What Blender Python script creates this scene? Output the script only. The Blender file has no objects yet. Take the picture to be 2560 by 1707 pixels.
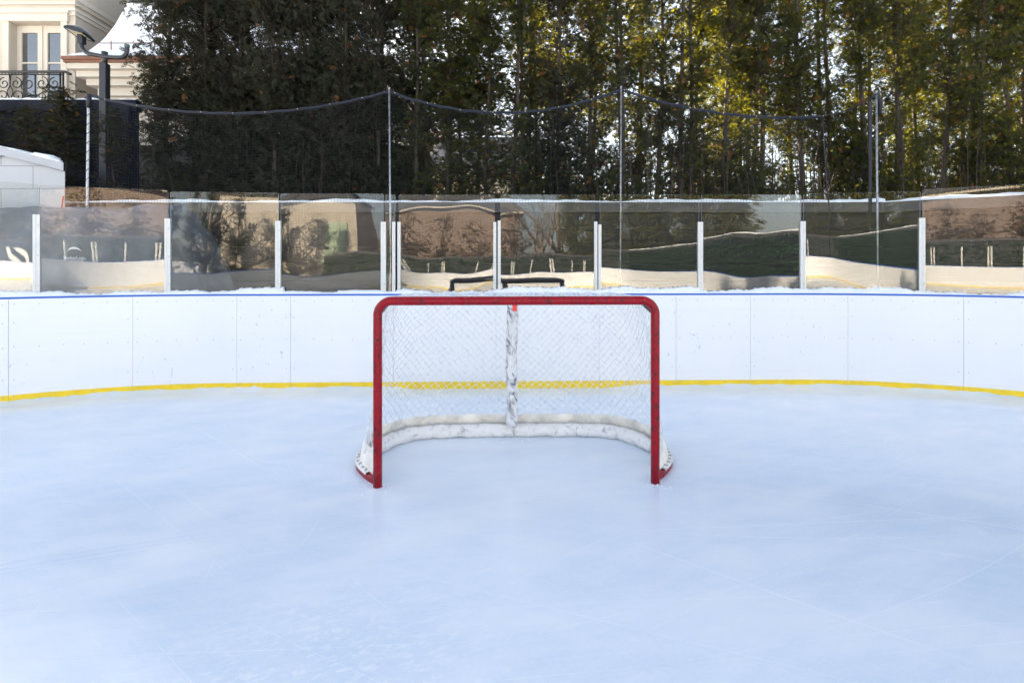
import bpy, math, random
import numpy as np
from mathutils import Vector
random.seed(7)
rng = np.random.default_rng(7)
R = math.radians
PI = math.pi
sc = bpy.context.scene
C = sc.collection

# ------------------------------------------------------------------ materials
def mat(name, base=(.5, .5, .5), rough=.5, metal=0., spec=.5):
    m = bpy.data.materials.new(name); m.use_nodes = True
    b = m.node_tree.nodes['Principled BSDF']
    b.inputs['Base Color'].default_value = (*base, 1)
    b.inputs['Roughness'].default_value = rough
    b.inputs['Metallic'].default_value = metal
    b.inputs['Specular IOR Level'].default_value = spec
    return m
class NT:
    def __init__(s, m):
        s.m = m; s.t = m.node_tree; s.b = s.t.nodes.get('Principled BSDF')
    def n(s, typ, **kw):
        x = s.t.nodes.new(typ)
        for k, v in kw.items():
            if k in x.inputs: x.inputs[k].default_value = v
            else: setattr(x, k, v)
        return x
    def l(s, a, b): s.t.links.new(a, b)
    def coord(s, scale=(1, 1, 1), rot=(0, 0, 0), kind='Object'):
        c = s.n('ShaderNodeTexCoord'); v = c.outputs[kind]
        if any(rot):
            mr = s.n('ShaderNodeMapping'); mr.inputs['Rotation'].default_value = rot; s.l(v, mr.inputs['Vector']); v = mr.outputs['Vector']
        mp = s.n('ShaderNodeMapping'); mp.inputs['Scale'].default_value = scale
        s.l(v, mp.inputs['Vector']); return mp.outputs['Vector']
    def noise(s, vec, scale, detail=3, rough=.5, dist=0.):
        x = s.n('ShaderNodeTexNoise', Scale=scale, Detail=detail, Roughness=rough, Distortion=dist)
        s.l(vec, x.inputs['Vector']); return x.outputs['Fac']
    def ramp(s, fac, stops):
        r = s.n('ShaderNodeValToRGB'); e = r.color_ramp.elements
        while len(e) < len(stops): e.new(.5)
        for i, (p, c) in enumerate(stops):
            e[i].position = p; e[i].color = (*c, 1) if len(c) == 3 else c
        s.l(fac, r.inputs['Fac']); return r.outputs['Color']
    def mix(s, fac, a, b, mode='MIX'):
        x = s.n('ShaderNodeMix', data_type='RGBA', blend_type=mode)
        for sock, v in ((x.inputs[0], fac), (x.inputs[6], a), (x.inputs[7], b)):
            if isinstance(v, (int, float)): sock.default_value = v
            elif isinstance(v, tuple): sock.default_value = (*v, 1)
            else: s.l(v, sock)
        return x.outputs[2]
    def bump(s, h, strength=.3, dist=.01, normal=None):
        x = s.n('ShaderNodeBump', Strength=strength, Distance=dist); s.l(h, x.inputs['Height'])
        if normal is not None: s.l(normal, x.inputs['Normal'])
        return x.outputs['Normal']
def g(v): return (v, v, v)

def noisy(name, base, var=.15, scale=6, rough=.5, bump=0., stretch=(1, 1, 1), detail=5, **kw):
    m = mat(name, base, rough, **kw); t = NT(m)
    v = t.coord(stretch); f = t.noise(v, scale, detail, .6)
    lo = tuple(c*(1-var) for c in base); hi = tuple(min(1, c*(1+var)) for c in base)
    t.l(t.ramp(f, [(.3, lo), (.7, hi)]), t.b.inputs['Base Color'])
    if bump: t.l(t.bump(f, bump, .02), t.b.inputs['Normal'])
    return m

M = {}
# red painted pipe with black rubber puck marks and chips
def red_paint():
    m = mat('red_paint', (.30, .006, .016), .3, spec=.25); t = NT(m)
    v = t.coord((1, 1, .55)); n1 = t.noise(v, 55, 4, .6, .6)
    v2 = t.coord((1, 1, 1)); n2 = t.noise(v2, 9, 3, .5)
    mk = t.ramp(n1, [(.56, g(0)), (.60, g(1))])
    area = t.ramp(n2, [(.38, g(.15)), (.58, g(1))])
    mask = t.mix(1., mk, area, 'MULTIPLY')
    basec = t.ramp(t.noise(v2, 4, 4), [(.3, (.26, .003, .012)), (.7, (.33, .005, .016))])
    col = t.mix(mask, basec, (.035, .02, .025))
    chip = t.ramp(t.noise(v2, 120, 2, .5), [(.74, g(0)), (.77, g(1))])
    col = t.mix(chip, col, (.6, .5, .5))
    t.l(col, t.b.inputs['Base Color'])
    t.l(t.ramp(n2, [(.3, g(.22)), (.7, g(.42))]), t.b.inputs['Roughness'])
    t.l(t.bump(n1, .08, .004), t.b.inputs['Normal'])
    return m
M['red'] = red_paint()
def scuffed(name, base, dark, lo=.56, hi=.7, scale=26, stretch=(1, 1, .5), bump=.5):
    m = mat(name, base, .6); t = NT(m)
    v = t.coord(stretch, (0, R(25), 0)); f = t.noise(v, scale, 5, .62, .8)
    f2 = t.noise(t.coord(), 5, 3)
    k = t.mix(1., t.ramp(f, [(lo, g(0)), (hi, g(1))]), t.ramp(f2, [(.35, g(.1)), (.6, g(1))]), 'MULTIPLY')
    t.l(t.mix(k, base, dark), t.b.inputs['Base Color'])
    t.l(t.bump(t.noise(t.coord(), 14, 5, .6), bump, .02), t.b.inputs['Normal'])
    return m
M['pad'] = scuffed('scuffed_white_vinyl', (.80, .80, .80), (.13, .14, .17), .47, .62, 22)
M['roll'] = scuffed('worn_white_vinyl', (.84, .83, .81), (.28, .28, .31), .54, .70, 18, (1, 1, 1), 1.)
M['canvas'] = noisy('cream_canvas', (.90, .86, .78), .12, 9, .8, .4)
M['cord'] = noisy('net_cord', (.78, .785, .80), .25, 30, .7)
M['black_cord'] = mat('black_cord', (.012, .013, .02), .6)
M['tag'] = mat('red_tape', (.75, .035, .03), .45)
M['lace'] = mat('black_lace', (.10, .10, .11), .6)
M['darkbar'] = noisy('dark_painted_bar', (.02, .022, .035), .3, 8, .4)

# ice
def ice():
    m = mat('ice', (.7, .8, .9), .2, spec=.5); t = NT(m)
    o = t.coord()
    big = t.noise(o, .42, 3, .5, .5); mid = t.noise(t.coord((1, 1.8, 1), (0, 0, R(-14))), 1.5, 4, .55, .3)
    c1 = t.ramp(big, [(.34, (.56, .70, .865)), (.5, (.705, .795, .905)), (.64, (.88, .91, .95))])
    c2 = t.ramp(mid, [(.32, (.59, .72, .87)), (.5, (.705, .795, .905)), (.68, (.87, .905, .945))])
    col = t.mix(.5, c1, c2)
    # soft drag streaks in sweeping headings
    for ang, sx, sy, k in ((18, .35, 9, .26), (-30, .3, 11, .28), (-9, .2, 24, .24), (38, .3, 30, .2)):
        fb = t.noise(t.coord((sx, sy, 1), (0, 0, R(ang))), 1.3, 5, .6, .2)
        col = t.mix(t.ramp(fb, [(.42, g(0)), (.8, g(k))]), col, (.86, .90, .95))
    # fine frost grain
    fg = t.noise(t.coord((1, 3, 1), (0, 0, R(-16))), 38, 5, .7, .2)
    col = t.mix(t.ramp(fg, [(.48, g(0)), (.78, g(.5))]), col, (.90, .93, .97))
    # chips of shaved snow close to the photographer's feet and in a few drifts
    fl = t.noise(t.coord((3, 9, 1), (0, 0, R(-20))), 8., 6, .7, .4)
    gate = t.ramp(t.noise(o, .5, 4, .6, .3), [(.55, g(0)), (.68, g(1))])
    col = t.mix(t.mix(1., t.ramp(fl, [(.60, g(0)), (.68, g(.5))]), gate, 'MULTIPLY'), col, (.94, .96, .985))
    vd = t.n('ShaderNodeVectorMath', operation='DISTANCE'); t.l(o, vd.inputs[0]); vd.inputs[1].default_value = (-.7, 1.75, 0)
    near = t.ramp(vd.outputs['Value'], [(.25, g(1)), (.95, g(0))])
    fl2 = t.noise(t.coord((3, 8, 1), (0, 0, R(-24))), 5., 7, .72, .6)
    col = t.mix(t.mix(1., t.ramp(fl2, [(.52, g(0)), (.60, g(.6)), (.7, g(.8))]), near, 'MULTIPLY'), col, (.93, .955, .975))
    gr = t.noise(o, 16, 2, .4)
    col = t.mix(t.ramp(gr, [(.80, g(0)), (.84, g(.45))]), col, (.28, .32, .38))
    t.l(col, t.b.inputs['Base Color'])
    t.l(t.ramp(mid, [(.3, g(.12)), (.7, g(.27))]), t.b.inputs['Roughness'])
    t.l(t.bump(t.noise(t.coord((1, 2.5, 1), (0, 0, R(-16))), 9, 4, .6), .05, .004), t.b.inputs['Normal'])
    return m
def skate_cut():
    m = bpy.data.materials.new('skate_cut'); m.use_nodes = True; t = NT(m); t.t.nodes.clear()
    out = t.n('ShaderNodeOutputMaterial'); d = t.n('ShaderNodeBsdfDiffuse')
    t.l(t.ramp(t.noise(t.coord(), 2.6, 4, .6), [(.36, (.73, .815, .91)), (.62, (.93, .95, .98))]), d.inputs['Color']); t.l(d.outputs[0], out.inputs['Surface'])
    return m
M['cut'] = skate_cut()
M['ice'] = ice()
def boards():
    m = mat('white_board_plastic', (.84, .85, .87), .38); t = NT(m)
    o = t.coord()
    f = t.noise(o, 1.3, 4, .5)
    col = t.ramp(f, [(.3, (.85, .86, .875)), (.7, (.89, .89, .895))])
    sm = t.noise(t.coord((1, 1, .6), (0, R(30), R(10))), 17, 4, .55, .7)
    gate = t.ramp(t.noise(o, .9, 2), [(.5, g(0)), (.63, g(1))])
    col = t.mix(t.mix(1., t.ramp(sm, [(.65, g(0)), (.71, g(.55))]), gate, 'MULTIPLY'), col, (.35, .38, .45))
    st = t.noise(t.coord((.4, .4, 9)), 1.5, 4, .6)
    col = t.mix(t.ramp(st, [(.5, g(0)), (.8, g(.12))]), col, (.70, .74, .82))
    t.l(col, t.b.inputs['Base Color'])
    t.l(t.bump(t.noise(o, .8, 2), .15, .03), t.b.inputs['Normal'])
    return m
M['board'] = boards()
M['screw'] = mat('screw_grey', (.50, .52, .58), .5)
M['seam'] = mat('seam_grey', (.60, .64, .72), .8)  # blue-grey of the backing that shows through the panel gaps
M['yellow'] = noisy('yellow_kick_plastic', (.95, .66, .018), .08, 7, .45)
M['blue'] = mat('blue_rim_plastic', (.02, .13, .62), .4)
M['alu'] = noisy('white_aluminium', (.74, .73, .70), .06, 12, .4)
M['bolt'] = mat('bolt_grey', (.3, .3, .3), .4, .6)
M['snow'] = noisy('snow', (.86, .89, .94), .05, 9, .7, .6)
M['snowground'] = noisy('snow_ground', (.80, .82, .86), .06, 2, .8, .3)
def glass():
    m = bpy.data.materials.new('clear_acrylic'); m.use_nodes = True; t = NT(m); t.t.nodes.clear()
    out = t.n('ShaderNodeOutputMaterial'); fr = t.n('ShaderNodeFresnel', IOR=1.50)
    tr = t.n('ShaderNodeBsdfTransparent'); tr.inputs['Color'].default_value = (.95, .965, .965, 1)
    gl = t.n('ShaderNodeBsdfGlossy', Roughness=.0); gl.inputs['Color'].default_value = (1, 1, 1, 1)
    df = t.n('ShaderNodeBsdfDiffuse'); df.inputs['Color'].default_value = (.75, .77, .8, 1)
    x = t.n('ShaderNodeMixShader'); t.l(fr.outputs[0], x.inputs[0]); t.l(tr.outputs[0], x.inputs[1]); t.l(gl.outputs[0], x.inputs[2])
    dust = t.ramp(t.noise(t.coord((1, 1, 1)), 45, 3, .7), [(.5, g(.008)), (.68, g(.016)), (.74, g(.12))])
    haze = t.ramp(t.noise(t.coord((.7, .7, 1.6)), 1.6, 5, .6, .5), [(.4, g(.25)), (.72, g(1.))])
    scr = t.ramp(t.noise(t.coord((3, 3, .4), (0, R(35), 0)), 22, 2, .5, .3), [(.70, g(0)), (.75, g(.09))])
    fac = t.mix(1., t.mix(1., dust, haze, 'MULTIPLY'), scr, 'ADD')
    y = t.n('ShaderNodeMixShader'); t.l(fac, y.inputs[0]); t.l(x.outputs[0], y.inputs[1]); t.l(df.outputs[0], y.inputs[2])
    t.l(y.outputs[0], out.inputs['Surface'])
    return m
M['glass'] = glass()
def glass_edge():
    m = mat('acrylic_edge', (.80, .84, .86), .25); t = NT(m)
    t.b.inputs['Transmission Weight'].default_value = .4
    return m
M['edge'] = glass_edge()
M['tarp'] = noisy('grey_tarp', (.15, .165, .195), .25, 3, .55, .35)
M['print'] = mat('white_print', (.82, .83, .85), .6)
M['galv'] = noisy('galvanised_steel', (.42, .43, .45), .2, 20, .35, metal=.7)
M['wrap'] = noisy('white_rope_wrap', (.62, .63, .64), .25, 40, .7)
M['timber'] = noisy('black_stained_timber', (.012, .0115, .012), .45, 4, .7, .4, (.4, .4, 4))
M['fascia'] = noisy('grey_weathered_fascia', (.085, .08, .08), .25, 5, .7, .2, (.3, .3, 3))
M['navy'] = noisy('navy_fence_paint', (.006, .0085, .018), .3, 6, .6, .3, (4, 4, .4), spec=.2)
M['stonefence'] = noisy('grey_brown_stone', (.075, .065, .056), .25, 3, .8, .3)
M['lamp'] = noisy('dark_grey_metal', (.02, .022, .028), .2, 8, .42)
M['lens'] = mat('lamp_lens', (.55, .56, .52), .15)
M['led'] = mat('lamp_chip', (.62, .5, .16), .3)
M['cream'] = noisy('cream_stucco', (.53, .475, .40), .05, 2.5, .8, .08)
M['creamtrim'] = noisy('cream_trim', (.60, .55, .475), .04, 3, .65)
M['copper'] = noisy('copper_gutter', (.20, .09, .055), .25, 6, .5, metal=.3)
M['slate'] = noisy('slate_roof', (.08, .085, .10), .35, 9, .7, .4)
M['iron'] = mat('wrought_iron', (.010, .010, .012), .45)
M['white_block'] = None
def blockwall():
    m = mat('painted_block', (.62, .64, .67), .75); t = NT(m)
    br = t.n('ShaderNodeTexBrick', Scale=1.0); br.inputs['Mortar Size'].default_value = .007
    br.inputs['Brick Width'].default_value = .9; br.inputs['Row Height'].default_value = .32
    c = t.n('ShaderNodeTexCoord'); sx = t.n('ShaderNodeSeparateXYZ'); cb = t.n('ShaderNodeCombineXYZ')
    ad = t.n('ShaderNodeMath', operation='ADD')
    t.l(c.outputs['Object'], sx.inputs[0]); t.l(sx.outputs[0], ad.inputs[0]); t.l(sx.outputs[1], ad.inputs[1])
    t.l(ad.outputs[0], cb.inputs[0]); t.l(sx.outputs[2], cb.inputs[1]); t.l(cb.outputs[0], br.inputs['Vector'])
    br.inputs['Color1'].default_value = (.47, .495, .54, 1); br.inputs['Color2'].default_value = (.44, .47, .51, 1)
    br.inputs['Mortar'].default_value = (.27, .29, .33, 1)
    d = t.noise(t.coord((1, 1, .3)), 5, 5, .6)
    t.l(t.mix(t.ramp(d, [(.45, g(0)), (.8, g(.4))]), br.outputs['Color'], (.42, .41, .36)), t.b.inputs['Base Color'])
    t.l(t.bump(t.noise(t.coord(), 40, 3), .3, .01), t.b.inputs['Normal'])
    return m
M['white_block'] = blockwall()
def brick():
    m = mat('red_brick', (.30, .13, .09), .8); t = NT(m)
    br = t.n('ShaderNodeTexBrick', Scale=1.0); br.inputs['Mortar Size'].default_value = .012
    br.inputs['Brick Width'].default_value = .24; br.inputs['Row Height'].default_value = .08
    c = t.n('ShaderNodeTexCoord'); sx = t.n('ShaderNodeSeparateXYZ'); cb = t.n('ShaderNodeCombineXYZ'); ad = t.n('ShaderNodeMath', operation='ADD')
    t.l(c.outputs['Object'], sx.inputs[0]); t.l(sx.outputs[0], ad.inputs[0]); t.l(sx.outputs[1], ad.inputs[1])
    t.l(ad.outputs[0], cb.inputs[0]); t.l(sx.outputs[2], cb.inputs[1]); t.l(cb.outputs[0], br.inputs['Vector'])
    br.inputs['Color1'].default_value = (.23, .15, .125, 1); br.inputs['Color2'].default_value = (.18, .12, .10, 1)
    br.inputs['Mortar'].default_value = (.42, .36, .30, 1)
    t.l(br.outputs['Color'], t.b.inputs['Base Color']); return m
M['brick'] = brick()
M['greendoor'] = noisy('pale_green_paint', (.42, .52, .38), .06, 4, .5)
M['bark'] = noisy('cedar_bark', (.055, .043, .034), .4, 7, .9, .6, (3, 3, .5))
def window_glass():
    m = mat('window_glass', (.02, .025, .03), .03, spec=.8); t = NT(m)
    t.b.inputs['IOR'].default_value = 2.3; return m
M['winglass'] = window_glass()
def leaf(name, d0, d1, tr, tf=.45):
    m = bpy.data.materials.new(name); m.use_nodes = True; t = NT(m); t.t.nodes.clear()
    out = t.n('ShaderNodeOutputMaterial'); ge = t.n('ShaderNodeNewGeometry')
    oi = t.n('ShaderNodeObjectInfo')
    col = t.ramp(ge.outputs['Random Per Island'], [(0, d0), (.6, d1), (1, tuple(c*1.35 for c in d1))])
    hue = t.mix(.35, col, t.ramp(oi.outputs['Random'], [(0, tuple(c*.75 for c in d0)), (1, tuple(c*1.35 for c in d1))]))
    di = t.n('ShaderNodeBsdfDiffuse'); t.l(hue, di.inputs['Color'])
    ts = t.n('ShaderNodeBsdfTranslucent'); t.l(t.ramp(ge.outputs['Random Per Island'], [(0, tuple(c*.6 for c in tr)), (1, tr)]), ts.inputs['Color'])
    x = t.n('ShaderNodeMixShader'); x.inputs[0].default_value = tf
    t.l(di.outputs[0], x.inputs[1]); t.l(ts.outputs[0], x.inputs[2]); t.l(x.outputs[0], out.inputs['Surface'])
    return m
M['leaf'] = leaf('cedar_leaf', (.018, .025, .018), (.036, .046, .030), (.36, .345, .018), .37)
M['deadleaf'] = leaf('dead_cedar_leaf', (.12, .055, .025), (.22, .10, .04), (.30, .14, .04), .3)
M['shadeleaf'] = leaf('shaded_cedar_leaf', (.024, .028, .021), (.047, .052, .038), (.10, .09, .035), .4)  # same cedar foliage, the left hedge's shade put into its colours
M['hedgeleaf'] = leaf('sunny_hedge_leaf', (.07, .075, .016), (.14, .135, .03), (.25, .22, .03), .3)  # golden sunlight put into the leaf colour to brighten the mirrored hedge
M['dryleaf'] = leaf('dry_brown_leaf', (.13, .075, .04), (.24, .145, .075), (.3, .18, .07), .3)
M['ivyleaf'] = leaf('ivy_leaf', (.018, .042, .016), (.045, .092, .032), (.05, .09, .02), .2)

# ------------------------------------------------------------------ mesh builder
class MB:
    def __init__(s): s.v = []; s.f = []; s.m = []; s.cur = 0; s.sm = []
    def add(s, vs, fs, smooth=False):
        o = len(s.v); s.v += [tuple(v) for v in vs]
        for f in fs: s.f.append(tuple(i+o for i in f)); s.m.append(s.cur); s.sm.append(smooth)
    def box(s, x0, x1, y0, y1, z0, z1, rz=0, piv=(0, 0)):
        vs = [(x, y, z) for z in (z0, z1) for y in (y0, y1) for x in (x0, x1)]
        if rz:
            c, si = math.cos(rz), math.sin(rz)
            vs = [(piv[0]+(x-piv[0])*c-(y-piv[1])*si, piv[1]+(x-piv[0])*si+(y-piv[1])*c, z) for x, y, z in vs]
        s.add(vs, [(0, 2, 3, 1), (4, 5, 7, 6), (0, 1, 5, 4), (2, 6, 7, 3), (0, 4, 6, 2), (1, 3, 7, 5)])
    def tube(s, pts, rad, n=8, closed=False, caps=True):
        pts = [Vector(p) for p in pts]; N = len(pts); rs = rad if isinstance(rad, (list, tuple)) else [rad]*N
        vs = []; up = None
        for i, p in enumerate(pts):
            a = pts[(i-1) % N] if (closed or i > 0) else p; b = pts[(i+1) % N] if (closed or i < N-1) else p
            t = (b-a)
            t = t.normalized() if t.length > 1e-9 else Vector((0, 0, 1))
            if up is None: up = Vector((0, 0, 1)) if abs(t.z) < .9 else Vector((1, 0, 0))
            u = up - t*up.dot(t)
            if u.length < 1e-4: u = Vector((1, 0, 0)) - t*t.x
            u.normalize(); up = u; w = t.cross(u)
            for k in range(n):
                an = 2*PI*k/n; vs.append(p+(u*math.cos(an)+w*math.sin(an))*rs[i])
        fs = []
        for i in range(N if closed else N-1):
            j = (i+1) % N
            for k in range(n): k2 = (k+1) % n; fs.append((i*n+k, i*n+k2, j*n+k2, j*n+k))
        if caps and not closed: fs.append(tuple(range(n))[::-1]); fs.append(tuple((N-1)*n+k for k in range(n)))
        s.add(vs, fs, True)
    def strip(s, rows, closed=False, smooth=True):   # rows: list of equal-length point lists
        n = len(rows[0]); vs = [p for r in rows for p in r]; fs = []
        N = len(rows)
        for i in range(N if closed else N-1):
            j = (i+1) % N
            for k in range(n-1): fs.append((i*n+k, j*n+k, j*n+k+1, i*n+k+1))
        s.add(vs, fs, smooth)
    def prism(s, poly, z0, z1):
        n = len(poly); vs = [(x, y, z0) for x, y in poly]+[(x, y, z1) for x, y in poly]
        s.add(vs, [tuple(range(n))[::-1], tuple(range(n, 2*n))]+[(i, (i+1) % n, n+(i+1) % n, n+i) for i in range(n)])
    def build(s, name, mats, parent=None):
        me = bpy.data.meshes.new(name); me.from_pydata(s.v, [], s.f)
        mats = mats if isinstance(mats, (list, tuple)) else [mats]
        for m in mats: me.materials.append(m)
        me.polygons.foreach_set('material_index', s.m); me.polygons.foreach_set('use_smooth', s.sm)
        me.update()
        o = bpy.data.objects.new(name, me); C.objects.link(o)
        if parent: o.parent = parent
        return o
def localise(o, at):
    """put a top-level mesh's origin at its base"""
    at = Vector(at); o.data.transform(__import__('mathutils').Matrix.Translation(-at)); o.location = at
def empty(name, loc=(0, 0, 0), rz=0):
    o = bpy.data.objects.new(name, None); C.objects.link(o); o.location = loc; o.rotation_euler = (0, 0, rz); o.empty_display_size = .2
    return o
def tag(o, label, cat, group=None):
    o['label'] = label; o['category'] = cat
    if group: o['group'] = group
    return o
def struct(o): o['kind'] = 'structure'; return o
def stuff(o, label, cat): o['kind'] = 'stuff'; o['label'] = label; o['category'] = cat; return o
def bevel(o, w, seg=2):
    b = o.modifiers.new('bevel', 'BEVEL'); b.width = w; b.segments = seg; b.limit_method = 'ANGLE'; return o
def copy_tree(o, parent=None):
    c = o.copy(); C.objects.link(c)
    if parent: c.parent = parent
    for ch in list(o.children): copy_tree(ch, c)
    return c

# ------------------------------------------------------------------ rink outline
TH = R(1.56); RC = 4.6; HS = 3.3; LEN = 30.; HW = HS+RC
def loc2w(x, y):   # local rink frame: back line is y=0
    return (x*math.cos(TH)-y*math.sin(TH), 6.26+x*math.sin(TH)+y*math.cos(TH))
def rink_point(s):
    """plan point and outward normal at arc length s, s=0 at the middle of the back, growing to +x (clockwise seen from above)"""
    arc = RC*PI/2; straight = LEN-2*RC
    segs = [('l', HS), ('a', arc), ('l', straight), ('a', arc), ('l', 2*HS), ('a', arc), ('l', straight), ('a', arc), ('l', HS)]
    tot = sum(q for _, q in segs); s = s % tot
    p = [0., 0.]; h = 0.   # heading angle; start heading +x
    for k, q in segs:
        d = min(s, q)
        if k == 'l': p[0] += d*math.cos(h); p[1] += d*math.sin(h)
        else:
            a = d/RC; cx, cy = p[0]+RC*math.sin(h), p[1]-RC*math.cos(h)
            p = [cx-RC*math.sin(h-a), cy+RC*math.cos(h-a)]; h -= a
        s -= d
        if s <= 1e-9: break
    nx, ny = -math.sin(h), math.cos(h)
    x, y = loc2w(*p); c, sn = math.cos(TH), math.sin(TH)
    return (x, y), (nx*c-ny*sn, nx*sn+ny*c)
TOT = 4*HS+2*PI*RC+2*(LEN-2*RC)
def off(s, d):
    (x, y), (nx, ny) = rink_point(s); return (x+nx*d, y+ny*d)
def s_at(tan, d=0.):
    """arc length where a bearing (x/y from the middle of the near circle) meets the outline"""
    lo, hi = -9., 9.
    for _ in range(60):
        m = (lo+hi)/2; x, y = off(m, d)
        if x/max(y, .01) < tan: lo = m
        else: hi = m
    return (lo+hi)/2
F = 1295.
def bx(px): return (px-1280)/F

# ------------------------------------------------------------------ ice sheet
def build_ice():
    N = 1800; ss = [TOT*i/N for i in range(N)]
    rings = [(-.004, 1.), (.03, .75), (.08, .3), (.16, .07), (.3, 0.)]
    mb = MB(); rows = []
    for s in ss:
        x, y = off(s, 0); sm = s if s < TOT/2 else s-TOT
        lip = .034+.006*math.sin(s*5.1)+.005*math.sin(s*11.7+1)+.004*math.sin(s*29)+max(0, random.gauss(-.004, .007))
        if -1.5 < sm < 1.5: lip *= max(0, min(1, (abs(sm)-1.15)/.3))*(1 if sm > 0 else 1)
        r = []
        for d, k in rings:
            q = off(s, -d); r.append((q[0], q[1], lip*k))
        rows.append(r)
    mb.strip(rows, closed=True)
    inner = [(*off(s, -.3), 0.) for s in ss]
    mb.add(inner, [tuple(range(N))], True)
    mb.cur = 1; r = random.Random(3)
    def cut(x, y, a, k, L, w):
        n = max(6, int(L/.06)); pts = []
        for i in range(n+1):
            q = i/n; pts.append((x, y, a, w*max(.1, math.sin(PI*min(1, q*1.0)))**.5)); a += k*L/n+r.gauss(0, .0015); x += math.cos(a)*L/n; y += math.sin(a)*L/n
        if any(px*px/42+(py-.2)**2/30 > 1 or (abs(px) < 1.4 and 3.2 < py < 4.75) for px, py, _, _ in pts): return
        mb.strip([[(px-math.sin(aa)*ww/2, py+math.cos(aa)*ww/2, .0003), (px+math.sin(aa)*ww/2, py-math.cos(aa)*ww/2, .0003)] for px, py, aa, ww in pts])
    for _ in range(190):
        x, y = r.uniform(-5.5, 5.5), r.uniform(-1, 5.6); base = r.choice((-.55, -.4, .35, .6, -.15, .1)) if x > -.5 else r.choice((.45, .6, .3, -.1, .15, -.5))
        cut(x, y, base+r.gauss(0, .14), r.gauss(0, .10), r.uniform(.4, 3.2), r.uniform(.0012, .0032))
    for (x, y, a, k, L) in ((-3.4, 2.2, .42, -.05, 2.2), (-3.38, 2.27, .42, -.05, 2.1), (-3.42, 2.13, .43, -.05, 2.4), (1.0, 3.3, -.62, .02, 2.0), (1.2, 3.4, -.38, -.03, 3.2), (1.5, 3.5, -.36, -.04, 3.4), (.4, 3.0, -.7, .05, 1.7)): cut(x, y, a, k, L, .0042)
    for _ in range(60):     # short scratches
        cut(r.uniform(-4, 4.5), r.uniform(1.4, 5.2), r.uniform(0, 6.3), r.gauss(0, .5), r.uniform(.08, .35), .0022)
    o = mb.build('ice', [M['ice'], M['cut']]); struct(o); return o
build_ice()

# ------------------------------------------------------------------ dasher boards
ZT = 1.125
rb = empty('rink_boards', (0, 6.26, 0))
tag(rb, 'white curved dasher boards with yellow kick strip and blue rim round the ice', 'rink boards')
rbi = Vector((0, 6.26, 0))
def bbuild(mb, name, mats):
    mb.v = [(x-rbi.x, y-rbi.y, z-rbi.z) for x, y, z in mb.v]; return mb.build(name, mats, rb)
seams = [s_at(bx(p)) for p in (-300, 21, 332, 592, 726, 984, 1240, 1499, 1690, 1876, 2120, 2409, 2800)]
s0 = seams[-1]; send = TOT+seams[0]; nrest = 22
allseams = seams+[s0+(send-s0)*i/nrest for i in range(1, nrest+1)]
def arcsamp(a, b, step=.12): n = max(2, int((b-a)/step)+1); return [a+(b-a)*i/n for i in range(n+1)]
nvis = len(seams)-1
for i in range(len(allseams)-1):
    a, b = allseams[i]+.0017, allseams[i+1]-.0017
    mb = MB(); sec = [(0.002, .06), (0, .062), (0, ZT-.002), (.018, ZT-.002), (.018, .06)]
    rows = [[(*off(s, d), z) for d, z in sec] for s in arcsamp(a, b)]
    mb.strip(rows, smooth=False)
    for r in (rows[0], rows[-1]): mb.add(r, [tuple(range(len(r)))])
    mb.cur = 1
    if i < nvis:     # screw heads
        def screw(s, z):
            (x, y), (nx, ny) = rink_point(s); tx, ty = ny, -nx; rr = .0062
            ring = [(x-nx*.0022+tx*rr*math.cos(q), y-ny*.0022+ty*rr*math.cos(q), z+rr*math.sin(q)) for q in [2*PI*k/8 for k in range(8)]]
            mb.add(ring, [tuple(range(8))])
        nn = max(2, int((b-a)/.21))
        for k in range(nn+1):
            s = a+.045+(b-a-.09)*k/nn+(random.uniform(-.015, .015) if 0 < k < nn else 0)
            screw(s, ZT-.065+random.uniform(-.006, .006)); screw(s, .60+random.uniform(-.008, .008))
        for z in (.86, .25):
            screw(a+.045, z); screw(b-.045, z)
    bbuild(mb, 'board_panel', [M['board'], M['screw']])
    mb = MB(); sec = [(0., -.02), (-.006, -.02), (-.006, .083), (0., .085)]
    mb.strip([[(*off(s, d), z) for d, z in sec] for s in arcsamp(a, b)], smooth=False)
    if i < nvis:
        mb.cur = 1
        nn = max(2, int((b-a)/.3))
        for k in range(nn+1):
            s = a+.04+(b-a-.08)*k/nn
            (x, y), (nx, ny) = rink_point(s); tx, ty = ny, -nx; rr = .006
            mb.add([(x-nx*.0085+tx*rr*math.cos(q), y-ny*.0085+ty*rr*math.cos(q), .066+rr*math.sin(q)) for q in [2*PI*k2/8 for k2 in range(8)]], [tuple(range(8))])
    bbuild(mb, 'kick_plate', [M['yellow'], M['screw']])
full = [TOT*i/420 for i in range(420)]
mb = MB(); sec = [(.03, -.03), (.03, ZT-.02), (.13, ZT-.02), (.13, -.03)]
mb.strip([[(*off(s, d), z) for d, z in sec] for s in full], closed=True, smooth=False); bbuild(mb, 'board_backing', M['seam'])
mb = MB(); sec = [(.002, ZT-.004), (-.007, ZT-.002), (-.009, ZT+.006), (-.006, ZT+.014), (.004, ZT+.016), (.17, ZT+.016), (.17, ZT-.006)]
mb.strip([[(*off(s, d), z) for d, z in sec] for s in full], closed=True, smooth=False); bbuild(mb, 'cap_rail', M['blue'])
ZL = ZT+.016

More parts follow.
